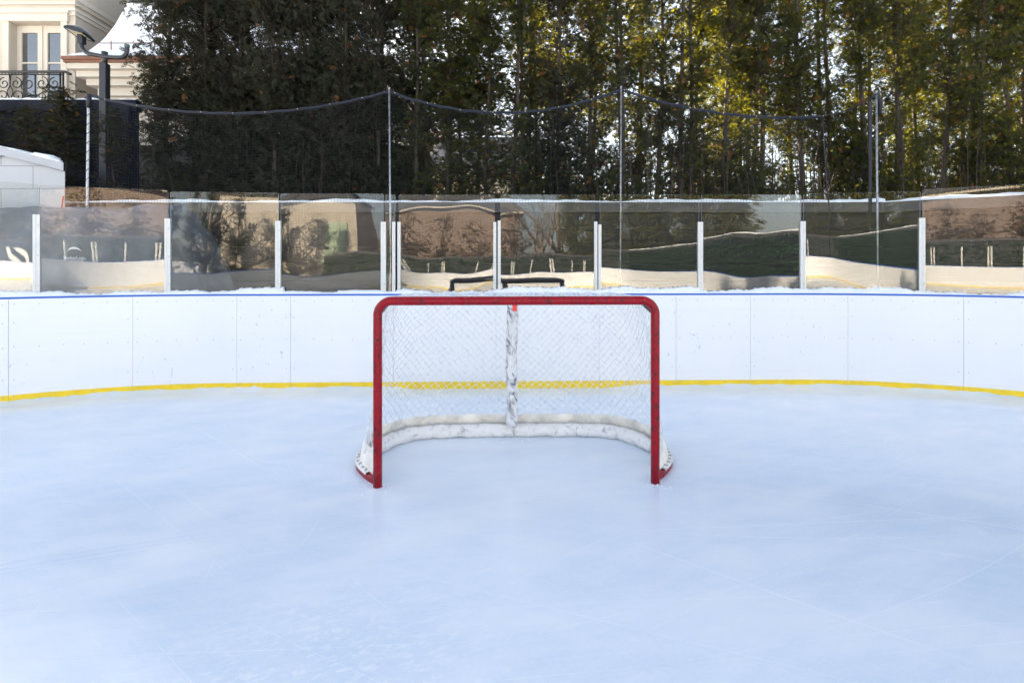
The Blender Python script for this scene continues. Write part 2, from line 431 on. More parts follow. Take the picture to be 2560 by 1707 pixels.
# snow lying on the ledge
def nz(s, k=0.): return math.sin(s*1.9+k)+.6*math.sin(s*4.3+2*k)+.4*math.sin(s*9.7+k*3)+.25*math.sin(s*23+k)
def ledge_snow():
    mb = MB(); rows = []
    for s in [-9+18*i/1200 for i in range(1201)]:
        h = .046+.022*nz(s, .4)+.004*math.sin(s*61)+.003*math.sin(s*113)
        if -2.75 < s < -2.1: h *= .35
        if -2.1 < s < -1.4: h = .045+.012*nz(s, 2)
        if 2.0 < s < 2.5: h += .05*math.exp(-((s-2.2)/.18)**2)
        if 1.2 < s < 2.4: h += .018
        h = max(.004, h)+.003*random.random()
        rr = []
        for d, k in ((-.002+.012*abs(nz(s*2.2, 1))*.3, 0.), (.012, .45), (.035, .85), (.06, 1.), (.088, 1.05), (.088, 0.)):
            rr.append((*off(s, d), ZL+.001+h*k))
        rows.append(rr)
    mb.strip(rows); o = mb.build('snow', M['snow']); stuff(o, 'thin uneven snow lying on the ledge in front of the panes', 'snow')
ledge_snow()

# ------------------------------------------------------------------ stanchions and panes
stan_px = [92, 420, 696, 959, 985, 998, 1237, 1248, 1489, 1499, 1750, 2006, 2304]
stan_lab = ['white post with smudged foot at the left end of the logo tarp pane',
            'white post where the grey tarp sags behind the glass',
            'white post between the two broad panes left of the goal',
            'white post on the left side of the narrow pane near the goal',
            'left white post of the close pair above the goal left corner',
            'right white post of the close pair above the goal left corner',
            'left half of the double white post above the goal middle',
            'right half of the double white post above the goal middle',
            'left half of the double white post above the goal right end',
            'right half of the double white post above the goal right end',
            'first single white post to the right of the goal',
            'second single white post to the right of the goal',
            'third white post right of the goal, before the dark end pane']
zs_top = [2.05, 2.04, 2.02, 2.012, 2.012, 2.012, 2.012, 2.03, 2.02, 1.985, 2.02, 2.03, 2.05]
DG = .10
def make_stanchion(h):
    t = empty('stanchion')
    mb = MB(); w = .030
    prof = [(-w, -.022), (-.006, -.022), (-.006, -.017), (.006, -.017), (.006, -.022), (w, -.022), (w, .02), (-w, .02)]
    mb.prism(prof, 0, h); mb.cur = 1
    for z in (.12, h-.12, h*.5):
        mb.tube([(.018, -.0218, z), (.018, -.0245, z)], .0048, 8)
    mb.build('channel', [M['alu'], M['bolt']], t)
    return t
def place_on(o, s, d, z=ZL):
    x, y = off(s, d); _, (nx, ny) = rink_point(s)
    o.location = (x, y, z); o.rotation_euler = (0, 0, math.atan2(ny, nx)-PI/2)
st0 = make_stanchion(.9)
for i, px in enumerate(stan_px):
    o = st0 if i == 0 else copy_tree(st0)
    place_on(o, s_at(bx(px), DG), DG); o.scale = (1, 1, (zs_top[i]-ZL)/.9)
    if i in (4, 5, 6, 7, 8, 9): o.scale.x = .6
    tag(o, stan_lab[i], 'glass post', 'white aluminium posts holding the panes')

panes = [(-260, 95, 2.385, 'clear pane at the left end in front of the pale block shed'),
         (100, 421, 2.375, 'clear pane in front of the grey tarp with white lettering'),
         (427, 697, 2.36, 'clear pane showing the sagging right end of the grey tarp'),
         (702, 960, 2.355, 'clear pane left of the goal reflecting the house with green door'),
         (964, 989, 2.345, 'narrow clear strip pane between two white posts'),
         (997, 1237, 2.345, 'clear pane above the left half of the goal'),
         (1251, 1487, 2.35, 'clear pane above the right half of the goal'),
         (1500, 1747, 2.355, 'clear pane just right of the goal with a steel pole behind'),
         (1753, 2002, 2.36, 'clear pane second to the right of the goal, dark hedge reflected'),
         (2008, 2299, 2.37, 'clear pane with white boards and yellow stripe reflected in it'),
         (2306, 2720, 2.39, 'clear pane at the right end in front of the dark wall corner')]
def pane(px0, px1, zt, label, k):
    a, b = s_at(bx(px0), DG), s_at(bx(px1), DG)
    p0, p1 = Vector((*off(a, DG), 0)), Vector((*off(b, DG), 0))
    c = (p0+p1)/2; w = (p1-p0).length; ang = math.atan2(p1.y-p0.y, p1.x-p0.x)
    t = empty('glass_pane', (c.x, c.y, ZL), ang)
    rr = random.Random(40+k); A = [rr.uniform(-1, 1) for _ in range(8)]
    tx = rr.uniform(-.004, .004); tz = (-.009, -.010, -.004, .0, .0, .002, .004, -.002, -.006, -.013, -.006)[k]
    bow = rr.uniform(.0015, .006)*min(1, w/1.0)*rr.choice((1, 1, -1))
    H = zt-ZL; nx, nzz = 20, 20; th = .006; rc = .022
    def xz(i, j):
        u, v = i/nx, j/nzz; x = (u-.5)*w; z = v*H
        return x, z, u, v
    def wy(u, v, z):
        return bow*4*u*(1-u)*(.5+.5*math.sin(PI*v)) + tz*(v-.4)*H + tx*(u-.5)*w \
            + .0011*A[0]*math.sin(5*u+3*v+A[1]*3)+.0007*A[2]*math.sin(9*v+A[3]*3)+.0005*A[4]*math.sin(11*u-5*v+A[5])
    def outline(x, z):      # round the two upper corners
        hx = w/2
        if z > H-rc and abs(x) > hx-rc:
            cx, cz = math.copysign(hx-rc, x), H-rc; dx, dz = x-cx, z-cz
            m = max(abs(dx), abs(dz)); L = math.hypot(dx, dz)
            if L > 1e-9: x, z = cx+dx*m/L, cz+dz*m/L
        return x, z
    us = sorted(set([i/nx for i in range(nx+1)]+[rc/w*k2/4 for k2 in range(5)]+[1-rc/w*k2/4 for k2 in range(5)]))
    vs_ = sorted(set([j/nzz for j in range(nzz+1)]+[1-rc/H*k2/4 for k2 in range(5)]))
    fr, bk = [], []
    for u in us:
        r1, r2 = [], []
        for v in vs_:
            x, z = outline((u-.5)*w, v*H); y = wy(u, v, z); r1.append((x, y-th, z)); r2.append((x, y+th, z))
        fr.append(r1); bk.append(r2)
    mb = MB(); mb.strip(fr); mb.strip(bk[::-1]); mb.build('pane', M['glass'], t)
    mb = MB(); loop = [(i, len(vs_)-1) for i in range(len(us))]
    rim = [(0, j) for j in range(len(vs_))]+[(i, len(vs_)-1) for i in range(1, len(us))]+[(len(us)-1, j) for j in range(len(vs_)-2, -1, -1)]
    mb.strip([[fr[i][j], bk[i][j]] for i, j in rim]); mb.build('pane_edge', M['edge'], t)
    tag(t, label, 'glass pane', 'clear panes standing on the boards')
for k, (a, b, z, l) in enumerate(panes): pane(a, b, z, l, k)

# far-side posts (seen mirrored in the panes)
for i, s in enumerate([TOT/2-7+.3+1.15*k+d for k in range(14) for d in ((0, .12) if k % 2 else (0,))]):
    o = copy_tree(st0); place_on(o, s, DG); tag(o, 'white aluminium post on the far end boards, mirrored in the panes', 'glass post', 'white posts on the far end boards')

# ------------------------------------------------------------------ goal
def arc_pts(c, r, a0, a1, n, plane='xz'):
    return [(c[0]+r*math.cos(a0+(a1-a0)*i/n), c[1], c[2]+r*math.sin(a0+(a1-a0)*i/n)) for i in range(n+1)]
def smooth_path(ctrl, n):
    """Catmull-Rom through control points, resampled evenly to n+1 points"""
    P = [np.array(p, float) for p in ctrl]; P = [2*P[0]-P[1]]+P+[2*P[-1]-P[-2]]
    out = []
    for i in range(1, len(P)-2):
        for t in np.linspace(0, 1, 24, endpoint=False):
            a, b, c, d = P[i-1], P[i], P[i+1], P[i+2]
            out.append(.5*((2*b)+(c-a)*t+(2*a-5*b+4*c-d)*t*t+(-a+3*b-3*c+d)*t**3))
    out.append(P[-2]); out = np.array(out)
    L = np.concatenate([[0], np.cumsum(np.linalg.norm(np.diff(out, axis=0), axis=1))])
    q = np.linspace(0, L[-1], n+1)
    return np.stack([np.interp(q, L, out[:, k]) for k in range(out.shape[1])], 1), L[-1]
def make_goal():
    t = empty('hockey_goal')
    r = .0298; hw = .945; zc = 1.25; rc = .095
    mb = MB()
    pts = [(-hw, 0, -.004), (-hw, 0, .3), (-hw, 0, .6), (-hw, 0, .9)]+arc_pts((-hw+rc, 0, zc-rc), rc, PI, PI/2, 10)
    pts += [(x, 0, zc) for x in (-.5, -.2, .1, .4)]+arc_pts((hw-rc, 0, zc-rc), rc, PI/2, 0, 10)+[(hw, 0, .9), (hw, 0, .6), (hw, 0, .3), (hw, 0, -.004)]
    mb.tube(pts, r, 20); mb.build('front_frame', M['red'], t)
    half = [(-.955, .01), (-1.065, .13), (-1.18, .33), (-1.205, .55), (-1.12, .80), (-.95, 1.0), (-.70, 1.085), (-.35, 1.105)]
    ctrl = half+[(0, 1.11)]+[(-x, y) for x, y in half[::-1]]
    B, LB = smooth_path(ctrl, 120)
    T = np.gradient(B, axis=0); T /= np.linalg.norm(T, axis=1)[:, None]; Nn = np.stack([T[:, 1], -T[:, 0]], 1)  # inward (towards centre)
    if (Nn[60] @ np.array([0, -1.])) < 0: Nn = -Nn
    def BO(i, d): return B[i]+Nn[i]*d
    sec = [(0, -.004), (0, .036), (.008, .042), (.06, .042), (.066, .036), (.066, -.004)]
    wd = lambda i: min(1, .25+min(i, 120-i)/12)
    mb = MB(); mb.strip([[(*BO(i, d*wd(i)), z) for d, z in sec] for i in range(121)], smooth=False); mb.build('base_frame', M['red'], t)
    # white lace-on cover on the base rail, with its lacing
    mb = MB(); sec = [(-.004, .034), (-.002, .047), (.03, .051), (.07, .048), (.074, .03)]
    mb.strip([[(*BO(i, d*wd(i)), z) for d, z in sec] for i in range(4, 117)]); mb.cur = 1
    for i in list(range(5, 34, 2))+list(range(88, 116, 2)):
        d0, d1 = random.uniform(.0, .012), random.uniform(.022, .05)
        p, q = BO(i, d0), BO(i+random.choice((0, 1)), d1); mb.tube([(*p, .050), (*((p+q)/2), .0545), (*q, .052)], .0024, 5)
    mb.build('rail_cover', [M['roll'], M['lace']], t)
    # padded roll inside the base
    mb = MB(); pts = []; rad = []
    for i in range(17, 104):
        e = min(1, (i-17)/6, (103-i)/6); p = BO(i, .115+.006*math.sin(i*.9)); rr = (.042+.014*max(.15, e))*(1+.05*math.sin(i*1.7)+.035*math.sin(i*.61+1)+random.uniform(-.05, .05))
        pts.append((p[0], p[1], .052)); rad.append(rr)
    mb.tube(pts, rad, 14); mb.build('base_pad', M['roll'], t)
    # canvas skirt
    mb = MB()
    rows = []
    for i in range(3, 118):
        k = .012*math.sin(i*.8)
        rows.append([(*BO(i, .03), .045), (*BO(i, .045+k*.5), .10), (*BO(i, .065+k), .155), (*BO(i, .075), .182+.006*math.sin(i*1.3))])
    mb.strip(rows); mb.build('skirt', M['canvas'], t)
    # rear upper bar
    th = [(-.935, .03), (-.925, .35), (-.90, .60), (-.80, .75), (-.6, .785), (-.3, .79)]
    tc = th+[(0, .79)]+[(-x, y) for x, y in th[::-1]]
    Tt, LT = smooth_path(tc, 120)
    mb = MB(); mb.tube([(x, y, 1.165+.06*min(1, y/.3)) for x, y in Tt], .017, 10); mb.build('rear_top_bar', M['darkbar'], t)
    # netting: diamonds on a surface hung between the rear bar and the base
    Bn = np.array([BO(i, .055) for i in range(121)])
    Hn = 1.3
    def surf(u, v):   # u,v in 0..1
        x = np.clip(u, 0, 1)*120; i = np.clip(np.floor(x).astype(int), 0, 119); fr = (x-i)[..., None]
        b = Bn[i]*(1-fr)+Bn[i+1]*fr; tp = Tt[i]*(1-fr)+Tt[i+1]*fr
        vv = v[..., None]; w = vv**1.15
        p = b*(1-w)+tp*w
        z = .09+(1.25-.09)*v + .07*np.sin(PI*u*2)**2*np.sin(PI*v)*(1-.3*v)
        sag = (.035*np.sin(PI*v)*np.sin(PI*np.clip(u, 0, 1)))[..., None]
        cen = np.array([0, .45]); dirv = cen-p; dirv = dirv/np.maximum(np.linalg.norm(dirv, axis=-1, keepdims=True), 1e-6)
        p = p+dirv*sag
        n1 = .006*np.sin(u*57+v*13)+.005*np.sin(u*31-v*29)
        p = p+dirv*n1[..., None]; z = z+.004*np.sin(u*90+v*7)
        return np.stack([p[..., 0], p[..., 1], z], -1)
    L = 3.9; stp = .072
    mb = MB()
    nl = int((L+Hn)/stp)+1
    for sgn in (1, -1):
        for k in range(nl):
            v = np.linspace(0, 1, 40); a = (k*stp-Hn) + v*Hn if sgn == 1 else k*stp - v*Hn
            ok = (a >= 0) & (a <= L)
            if ok.sum() < 2: continue
            P = surf(a[ok]/L, v[ok]); mb.tube([tuple(p) for p in P], 0.0026, 4, caps=False)
    # roof of the net between crossbar and rear bar
    for sgn in (1, -1):
        for k in range(-13, 43):
            pts = []
            for q in np.linspace(0, 1, 14):
                y = .02+q*.765; x = -.95+k*.066+sgn*q*.765+(0 if sgn == 1 else .0)
                lim = np.interp(y, [p[1] for p in th[:-1]], [-p[0] for p in th[:-1]])
                if abs(x) < lim: pts.append((x, y, 1.272-.008*math.sin(PI*q)-.008*q+.004*math.sin(x*40+q*9)))
            if len(pts) > 1: mb.tube(pts, .0018, 4, caps=False)
    mb.build('netting', M['cord'], t)
    # padded centre post
    mb = MB(); pts = []; rad = []
    for i in range(25):
        q = i/24; z = .10+q*1.14; y = .965-.185*q**1.6; pts.append((-.012+.004*math.sin(q*9), y-.03, z)); rad.append(.047*(1+.05*math.sin(q*31)+.04*math.sin(q*17+1)))
    rad[0] *= .75; rad[-1] *= .9
    mb.tube(pts, rad, 16); mb.build('centre_pad', M['pad'], t)
    mb = MB(); mb.box(-.034, -.004, -.004, .003, 1.180, 1.224); mb.build('tape_tag', M['tag'], t)
    return t
goal = make_goal(); goal.location = (.038, 3.525, 0); goal.rotation_euler = (0, 0, R(1.8))
tag(goal, 'red framed ice hockey goal with white netting standing in the middle of the ice', 'hockey goal')
# ice crumbs round the post feet
mb = MB()
for (px, py, n) in ((-.915, 3.495, 26), (.985, 3.555, 22), (-1.1, 3.6, 12), (0, 4.4, 14)):
    for _ in range(n):
        x, y, r = px+random.gauss(0, .06), py+random.gauss(-.03, .05), random.uniform(.003, .009)
        if py > 4: x = px+random.uniform(-.6, .6)
        vs = [(x+r*math.cos(a)*random.uniform(.7, 1.2), y+r*math.sin(a)*random.uniform(.7, 1.2), 0) for a in [k*PI/3 for k in range(6)]]
        mb.add(vs+[(x, y, r*.8)], [(k, (k+1) % 6, 6) for k in range(6)], True)
o = mb.build('snow', M['snow']); stuff(o, 'crumbs of shaved ice scattered round the goal post feet', 'snow')

# ------------------------------------------------------------------ ground, terrace, retaining wall
mb = MB(); mb.add([(-300, -300, -.08), (300, -300, -.08), (300, 300, -.08), (-300, 300, -.08)], [(0, 1, 2, 3)]); struct(mb.build('ground', M['snowground']))
ter = [(-60, 7.9), (5.5, 7.9), (7.4, 6.75), (9.6, 3.4), (9.9, -23), (60, -23), (60, 120), (-60, 120)]
mb = MB(); mb.prism(ter, -.06, 2.36); struct(mb.build('terrace', M['snowground']))
wt = empty('retaining_wall', (0, 7.6, 0)); tag(wt, 'dark timber retaining wall behind the panes with a snowy grey top board', 'retaining wall')
wpts = [(-9.5, 7.62), (5.42, 7.56), (7.2, 6.45), (9.35, 3.2), (9.6, -22.5)]
mbw, mbf, mbs = MB(), MB(), MB()
for (x0, y0), (x1, y1) in zip(wpts[:-1], wpts[1:]):
    L = math.hypot(x1-x0, y1-y0); a = math.atan2(y1-y0, x1-x0)
    for k in range(9):
        z0 = .25*k; mbw.box(x0, x0+L, y0+random.uniform(0, .006), y0+.2, z0, z0+.246, a, (x0, y0))
    mbf.box(x0-.02, x0+L+.02, y0-.035, y0+.24, 2.252, 2.395, a, (x0, y0))
    n = int(L/.06); rows = []
    for i in range(n+1):
        q = i/n*L; h = .035+.012*nz(q*1.3, x0); d0 = -.045+.02*nz(q*2.1, 2)*.5
        r = []
        for d, k in ((d0, 0.), (d0+.012, .8), (.0, 1.1), (.15, 1.2), (.3, .9)):
            r.append((x0+q*math.cos(a)-d*math.sin(a), y0+q*math.sin(a)+d*math.cos(a), 2.397+h*k))
        rows.append(r)
    mbs.strip(rows)
for m_, n_, mm in ((mbw, 'plank_face', M['timber']), (mbf, 'top_board', M['fascia']), (mbs, 'snow_cap', M['snow'])):
    m_.v = [(x, y-7.6, z) for x, y, z in m_.v]; m_.build(n_, mm, wt)
# projecting dark corner post at the right end of the view
mb = MB(); mb.box(-.14, .14, -.10, .10, 0, 2.46); o = mb.build('corner_post', M['navy']); o.location = (6.72, 6.50, 0); o.rotation_euler = (0, 0, R(-35)); bevel(o, .01)
tag(o, 'tall dark square post where the retaining wall turns at the right end', 'post')

# ------------------------------------------------------------------ tarp-covered shelter
def tarp_front(x, z):
    y = 6.46+.05*math.sin(x*1.7)+.02*math.sin(x*5+z*3)+.012*math.sin(x*11-z*6)-.05*(1-z/2.2)
    y += .05*max(0, 1-abs((z-1.9)-(x+4.6)*.55)/.12)*(1 if -5.3 < x < -4.3 else 0)*.6
    return y
def tarp_top(x):
    z = 2.2+.012*math.sin(x*6)+.01*math.sin(x*13)
    if x > -4.42: q = (x+4.42); z = 2.24-.95*q-1.5*q*q+.03*math.sin(x*30)
    elif x > -4.75: z += .06*math.sin((x+4.75)/.33*PI/2)
    elif x > -5.2: z -= .03
    return max(.02, z)
mb = MB(); rows = []
for i in range(141):
    x = -9.6+(6.3)*i/140
    zt = tarp_top(x); r = []
    for j in range(19): z = zt*j/18; r.append((x+.02*math.sin(z*7+x*9), tarp_front(x, z)+max(0, (z-zt+.25))**2*.8, z))
    for j in range(1, 9):
        q = j/8; r.append((x, r[18][1]+q*.75, zt+.04*math.sin(PI*q)*(zt/2.2)+.015*math.sin(x*8+q*9)))
    r.append((x, r[-1][1]+.02, 0))
    rows.append(r)
mb.strip(rows); tt = mb.build('tarp_cover', M['tarp']); localise(tt, (-6.5, 6.8, 0))
tag(tt, 'long lumpy grey tarp cover with white arc logo behind the left panes', 'tarp')
cu = bpy.data.curves.new('logo_text', 'FONT'); cu.body = 'ShelterLogic'; cu.size = .068; cu.align_x = 'CENTER'; cu.space_character = .9
to = bpy.data.objects.new('logo_text', cu); C.objects.link(to); bpy.context.view_layer.update()
tm = bpy.data.meshes.new_from_object(to.evaluated_get(bpy.context.evaluated_depsgraph_get())); bpy.data.objects.remove(to)
LX, LZ = -5.43, 1.552
ft = MB(); ft.v = []
pts = [(v.co.x, v.co.y) for v in tm.vertices]; fcs = [tuple(p.vertices) for p in tm.polygons]
vs = [(LX+x+6.5, tarp_front(LX+x, LZ+y)-.012-6.8, LZ+y) for x, y in pts]; ft.add(vs, fcs)
n = 24; up, lo = [], []
for i in range(n+1):
    q = -1+2*i/n; x = .098*q; zo = LZ+.075+.085*math.sqrt(max(0, 1-.92*q*q)); zi = zo-.026*(1-q*q)**.8-.002
    up.append((LX+x+6.5, tarp_front(LX+x, zo)-.012-6.8, zo)); lo.append((LX+x+6.5, tarp_front(LX+x, zi)-.012-6.8, zi))
ft.strip([[a, b] for a, b in zip(up, lo)], smooth=False)
lg = ft.build('logo', M['print'], tt)

# ------------------------------------------------------------------ pale block shed at the left
sh = empty('shed', (-7.2, 7.3, 0)); tag(sh, 'pale painted block shed with low gable and snowy coping at the left edge', 'shed')
fx0, fx1, pk = -7.85, -6.30, -7.14
poly = [(fx0, 0), (fx1, 0), (fx1, 2.80), (pk, 3.02), (fx0, 2.80)]
mb = MB(); vs = [(x+7.2, 7.30-7.3, z) for x, z in poly]+[(min(x, -6.57)+7.2, 7.58-7.3, z) for x, z in poly]; n = 5
mb.add(vs, [tuple(range(n)), tuple(range(n, 2*n))[::-1]]+[(i, n+i, n+(i+1) % n, (i+1) % n) for i in range(n)]); mb.build('wall', M['white_block'], sh)
def slab(mb, a, b, z0a, z0b, h, y0, y1, e=0):
    vs = [(a, y0, z0a), (b, y0, z0b), (b, y0, z0b+h), (a, y0, z0a+h), (a, y1, z0a), (b-e, y1, z0b), (b-e, y1, z0b+h), (a, y1, z0a+h)]
    mb.add(vs, [(0, 1, 2, 3), (5, 4, 7, 6), (4, 0, 3, 7), (1, 5, 6, 2), (3, 2, 6, 7), (4, 5, 1, 0)])
mb = MB(); slab(mb, pk+7.2, fx1+7.23, 3.022, 2.802, .115, -.06, .32, .34); slab(mb, fx0+7.17, pk+7.2, 2.802, 3.022, .115, -.06, .32); cp = mb.build('coping', noisy('grey_coping', (.40, .425, .47), .08, 6, .7), sh)
mb = MB(); rows = []
for i in range(60):
    q = i/59; x = fx0-.02+q*(fx1+.02-fx0+.02); z = 2.918+.22*(1-abs(x-pk)/(fx1-pk)) if x > pk else 2.918+.22*(1-abs(x-pk)/(pk-fx0))
    h = max(.004, .022+.02*nz(x*4, 1)); e = min(1, q/.04, (1-q)/.04)
    rows.append([(x+7.2, -.063, z), (x+7.2, -.05, z+h*e), (min(x, -6.42)+7.2, .1, z+h*1.2*e), (min(x, -6.62)+7.2, .3, z+h*e)])
mb.strip(rows); mb.build('snow_cap', M['snow'], sh)
mb = MB(); mb.tube([(-6.285, 7.26, 2.45), (-6.30, 7.25, 2.3), (-6.36, 7.25, 2.15), (-6.38, 7.25, 1.9), (-6.37, 7.25, 1.2), (-6.34, 7.25, 0)], .010, 6); o = mb.build('cord', mat('red_cord', (.5, .02, .03), .5)); localise(o, (-6.34, 7.25, 0))
tag(o, 'red cord hanging down beside the right corner of the pale shed', 'cord')

# ------------------------------------------------------------------ safety net on poles
poles = [(-5.82, 7.12, 3.80, 'wrap', (-.05, 0), 'leaning net pole with pale wrapping beside the lamp post'),
         (-1.665, 7.02, 3.86, 'galv', (.035, 0), 'thin steel net pole rising above the left goal post'),
         (1.475, 7.0, 3.87, 'galv', (-.02, 0), 'thin steel net pole rising above the right half of the goal'),
         (4.74, 6.74, 3.72, 'galv', (.03, 0), 'steel net pole standing alone at the right, black strap beside it')]
tops = []
for (x, y, z, m, lean, lab) in poles:
    t = empty('net_pole', (x+lean[0], y, 0)); mb = MB()
    P = [(0, 0, 0), (-lean[0]*.5, 0, z*.5), (-lean[0], 0, z)]
    mb.tube(P, .0125 if m == 'galv' else .016, 12); pt = mb.build('pole', M[m], t)
    mb = MB(); n = 70
    if m == 'wrap':
        mb.tube([(-lean[0]*q+.019*math.cos(q*150), .019*math.sin(q*150), .8+(z-.8)*q) for q in np.linspace(0, .98, 900)], .004, 4); mb.build('wrapping', M['black_cord'], t)
        mb = MB(); mb.tube([(-lean[0], 0, z-.16), (-lean[0]+.01, .0, z+.03)], .03, 8); mb.tube([(-lean[0]-.05, 0, z-.02), (-lean[0]+.07, 0, z+.01)], .014, 8); mb.build('rope_tie', M['black_cord'], t)
    else:
        mb.tube([(-lean[0]*q+.0135*math.cos(q*170), .0135*math.sin(q*170), .9+(z-.93)*q) for q in np.linspace(0, 1, 1000)], .0022, 4); mb.build('lashing', M['black_cord'], t)
        mb = MB(); mb.tube([(-lean[0], 0, z-.0), (-lean[0], 0, z+.03)], .014, 12); mb.build('cap', M['galv'], t)
    tag(t, lab, 'pole', 'poles carrying the safety net'); tops.append((x, y, z))
# black strap hanging by the right pole
mb = MB(); mb.box(4.655, 4.70, 6.76, 6.768, 1.9, 3.62); mb.tube([(4.70, 6.762, 3.66), (4.75, 6.75, 3.72), (4.82, 6.77, 3.6), (4.80, 6.78, 3.45)], .03, 6)
o = mb.build('strap', M['black_cord']); localise(o, (4.68, 6.76, 1.9)); tag(o, 'black bundled strap hanging down beside the rightmost steel pole', 'strap')
def curve_net():
    # anchors of the head rope: x, y, z; sag between them
    A = [(-5.82, 7.12, 3.82), (-1.665, 7.02, 3.84), (1.475, 7.0, 3.86), (4.14, 6.9, 3.47)]
    sag = [.27, .30, .14]
    t = empty('safety_net', (0, 7.0, 0)); tag(t, 'black safety netting hung from a sagging blue black rope behind the panes', 'safety net')
    top = []
    for (a, b, sg) in zip(A[:-1], A[1:], sag):
        a, b = np.array(a), np.array(b); n = int(np.linalg.norm(b-a)/.04)
        for i in range(n):
            q = i/n; p = a+(b-a)*q; p[2] -= sg*4*q*(1-q); p[2] += .004*math.sin(i*.7); top.append(p)
    top.append(np.array(A[-1])); top = np.array(top)
    loc = lambda P: [(p[0], p[1]-7.0, p[2]) for p in P]
    mb = MB(); mb.tube(loc(top), .011, 8); mb.tube(loc(top+np.array([0, 0, -.016])), .008, 6)
    e = np.array([[4.14, 6.9, 3.47], [4.15, 6.9, 3.2], [4.19, 6.9, 2.6], [4.23, 6.9, 2.2], [4.24, 6.9, 1.6]]); mb.tube(loc(e), .009, 6); e2 = np.array([4.14, 6.9, 3.47])+np.linspace(0, 1, 12)[:, None]*np.array([.58, -.15, .23]); e2[:, 2] -= .05*np.sin(np.linspace(0, PI, 12)); mb.tube(loc(e2), .006, 6)
    mb.cur = 1
    for i in range(6, len(top), 11): p = top[i]; mb.box(p[0]-.005, p[0]+.005, p[1]-7.0-.02, p[1]-7.0-.015, p[2]-.012, p[2]+.002)
    mb.build('head_rope', [noisy('blue_black_rope', (.008, .012, .028), .3, 40, .5), noisy('brass_clip', (.4, .33, .15), .2, 9, .4)], t)
    zb = 1.56; S = np.concatenate([[0], np.cumsum(np.linalg.norm(np.diff(top, axis=0), axis=1))])
    mb = MB(); w = .0013
    def sway(s, q): return .05*math.sin(s*1.3+q*2)*math.sin(PI*q)
    s = 0.
    while s < S[-1]:
        x, y, z = (np.interp(s, S, top[:, k]) for k in range(3)); P = []
        for q in np.linspace(0, 1, 10): P.append((x+.012*math.sin(q*5+s*3)*q, y-7.0+sway(s, q), z+(zb+.03*math.sin(s*2)-z)*q))
        mb.tube(P, w, 3, caps=False); s += .042
    nr = 52
    for r in range(1, nr+1):
        q = r/nr; P = []
        for s in np.arange(0, S[-1], .12):
            x, y, z = (np.interp(s, S, top[:, k]) for k in range(3)); P.append((x+.012*math.sin(q*5+s*3)*q, y-7.0+sway(s, q), z+(zb+.03*math.sin(s*2)-z)*q))
        mb.tube(P, w if r < nr else .005, 3, caps=False)
    mb.build('netting', M['black_cord'], t)
curve_net()

# ------------------------------------------------------------------ navy fence on the terrace
fe = empty('board_fence', (-9, 8.45, 2.36)); tag(fe, 'dark navy timber fence with snow along its top below the balcony', 'fence')
mb = MB(); x = -16.
while x < -6.12-9+9: 
    x1 = min(x+.148, -6.10); mb.box(x+9, x1+9-.006, random.uniform(0, .008), .03, 0, 1.62)
    x = x1
    if x >= -6.101: break
mb.build('fence_boards', M['navy'], fe)
mb = MB(); mb.box(-7, 2.9, -.05, .08, 1.622, 1.80); mb.build('top_rail', M['navy'], fe)
for px in (-8.55, -6.95, -6.25): mb = MB(); mb.box(px+9-.07, px+9+.07, -.10, -.055, 0, 1.72); mb.build('fence_post', M['navy'], fe)
mb = MB(); rows = []
for i in range(160):
    xx = -7+9.9*i/159; h = max(.003, .02+.014*nz(xx*3, 2)); rows.append([(xx, -.055, 1.802), (xx, -.045, 1.802+h), (xx, .03, 1.802+1.2*h), (xx, .08, 1.802)])
mb.strip(rows); mb.build('snow_cap', M['snow'], fe)
# stone fence behind the cedar hedge
mb = MB(); mb.box(-9.0, -1.75, 0, .2, 0, 1.55); mb.box(-9.05, -1.7, -.04, .24, 1.552, 1.63); o = mb.build('stone_wall', M['stonefence']); o.location = (0, 10.9, 2.36)
tag(o, 'grey brown stone wall showing between the left hedge trunks', 'garden wall')

# ------------------------------------------------------------------ lamp post
lp = empty('lamp_post', (-6.33, 8.05, 2.36)); tag(lp, 'dark grey floodlight post with one lamp head on a U shaped double arm', 'lamp post')
mb = MB(); mb.box(-.052, .052, -.052, .052, 0, 2.25); bevel(mb.build('pole', M['lamp'], lp), .008)
mb = MB(); mb.tube([(.0, 0, 2.252), (0, 0, 2.40)], .038, 14); mb.tube([(0, 0, 2.33), (0, 0, 2.43)], .043, 14); mb.build('tenon', M['lamp'], lp)
def ez(px, py, D=8.05): return ((px-1280)/F*D+6.33, 1.5+(660-py)/F*D-2.36)
P = [(x, -.02, z) for x, z in [ez(206, 108), ez(208, 121), ez(216, 131), ez(230, 137), ez(262, 143), ez(295, 146), ez(308, 145), ez(317, 138), ez(320, 128), ez(320, 119)]]
Ps, _ = smooth_path(P, 44); mb = MB(); mb.tube([tuple(p) for p in Ps], .031, 12); mb.build('arm', M['lamp'], lp)
x, z = ez(320, 119); mb = MB(); mb.tube([(x, -.02, z-.01), (x, -.02, z+.035)], .036, 12); mb.build('arm_cap', noisy('verdigris_cap', (.06, .13, .11), .3, 20, .6), lp)
x, z = ez(207, 109); hd = empty('lamp_head'); hd.parent = lp; hd.location = (x, -.02, z)
mb = MB(); mb.box(-.042, .042, -.045, .045, -.02, .12); bevel(mb.build('bracket', M['lamp'], hd), .01)
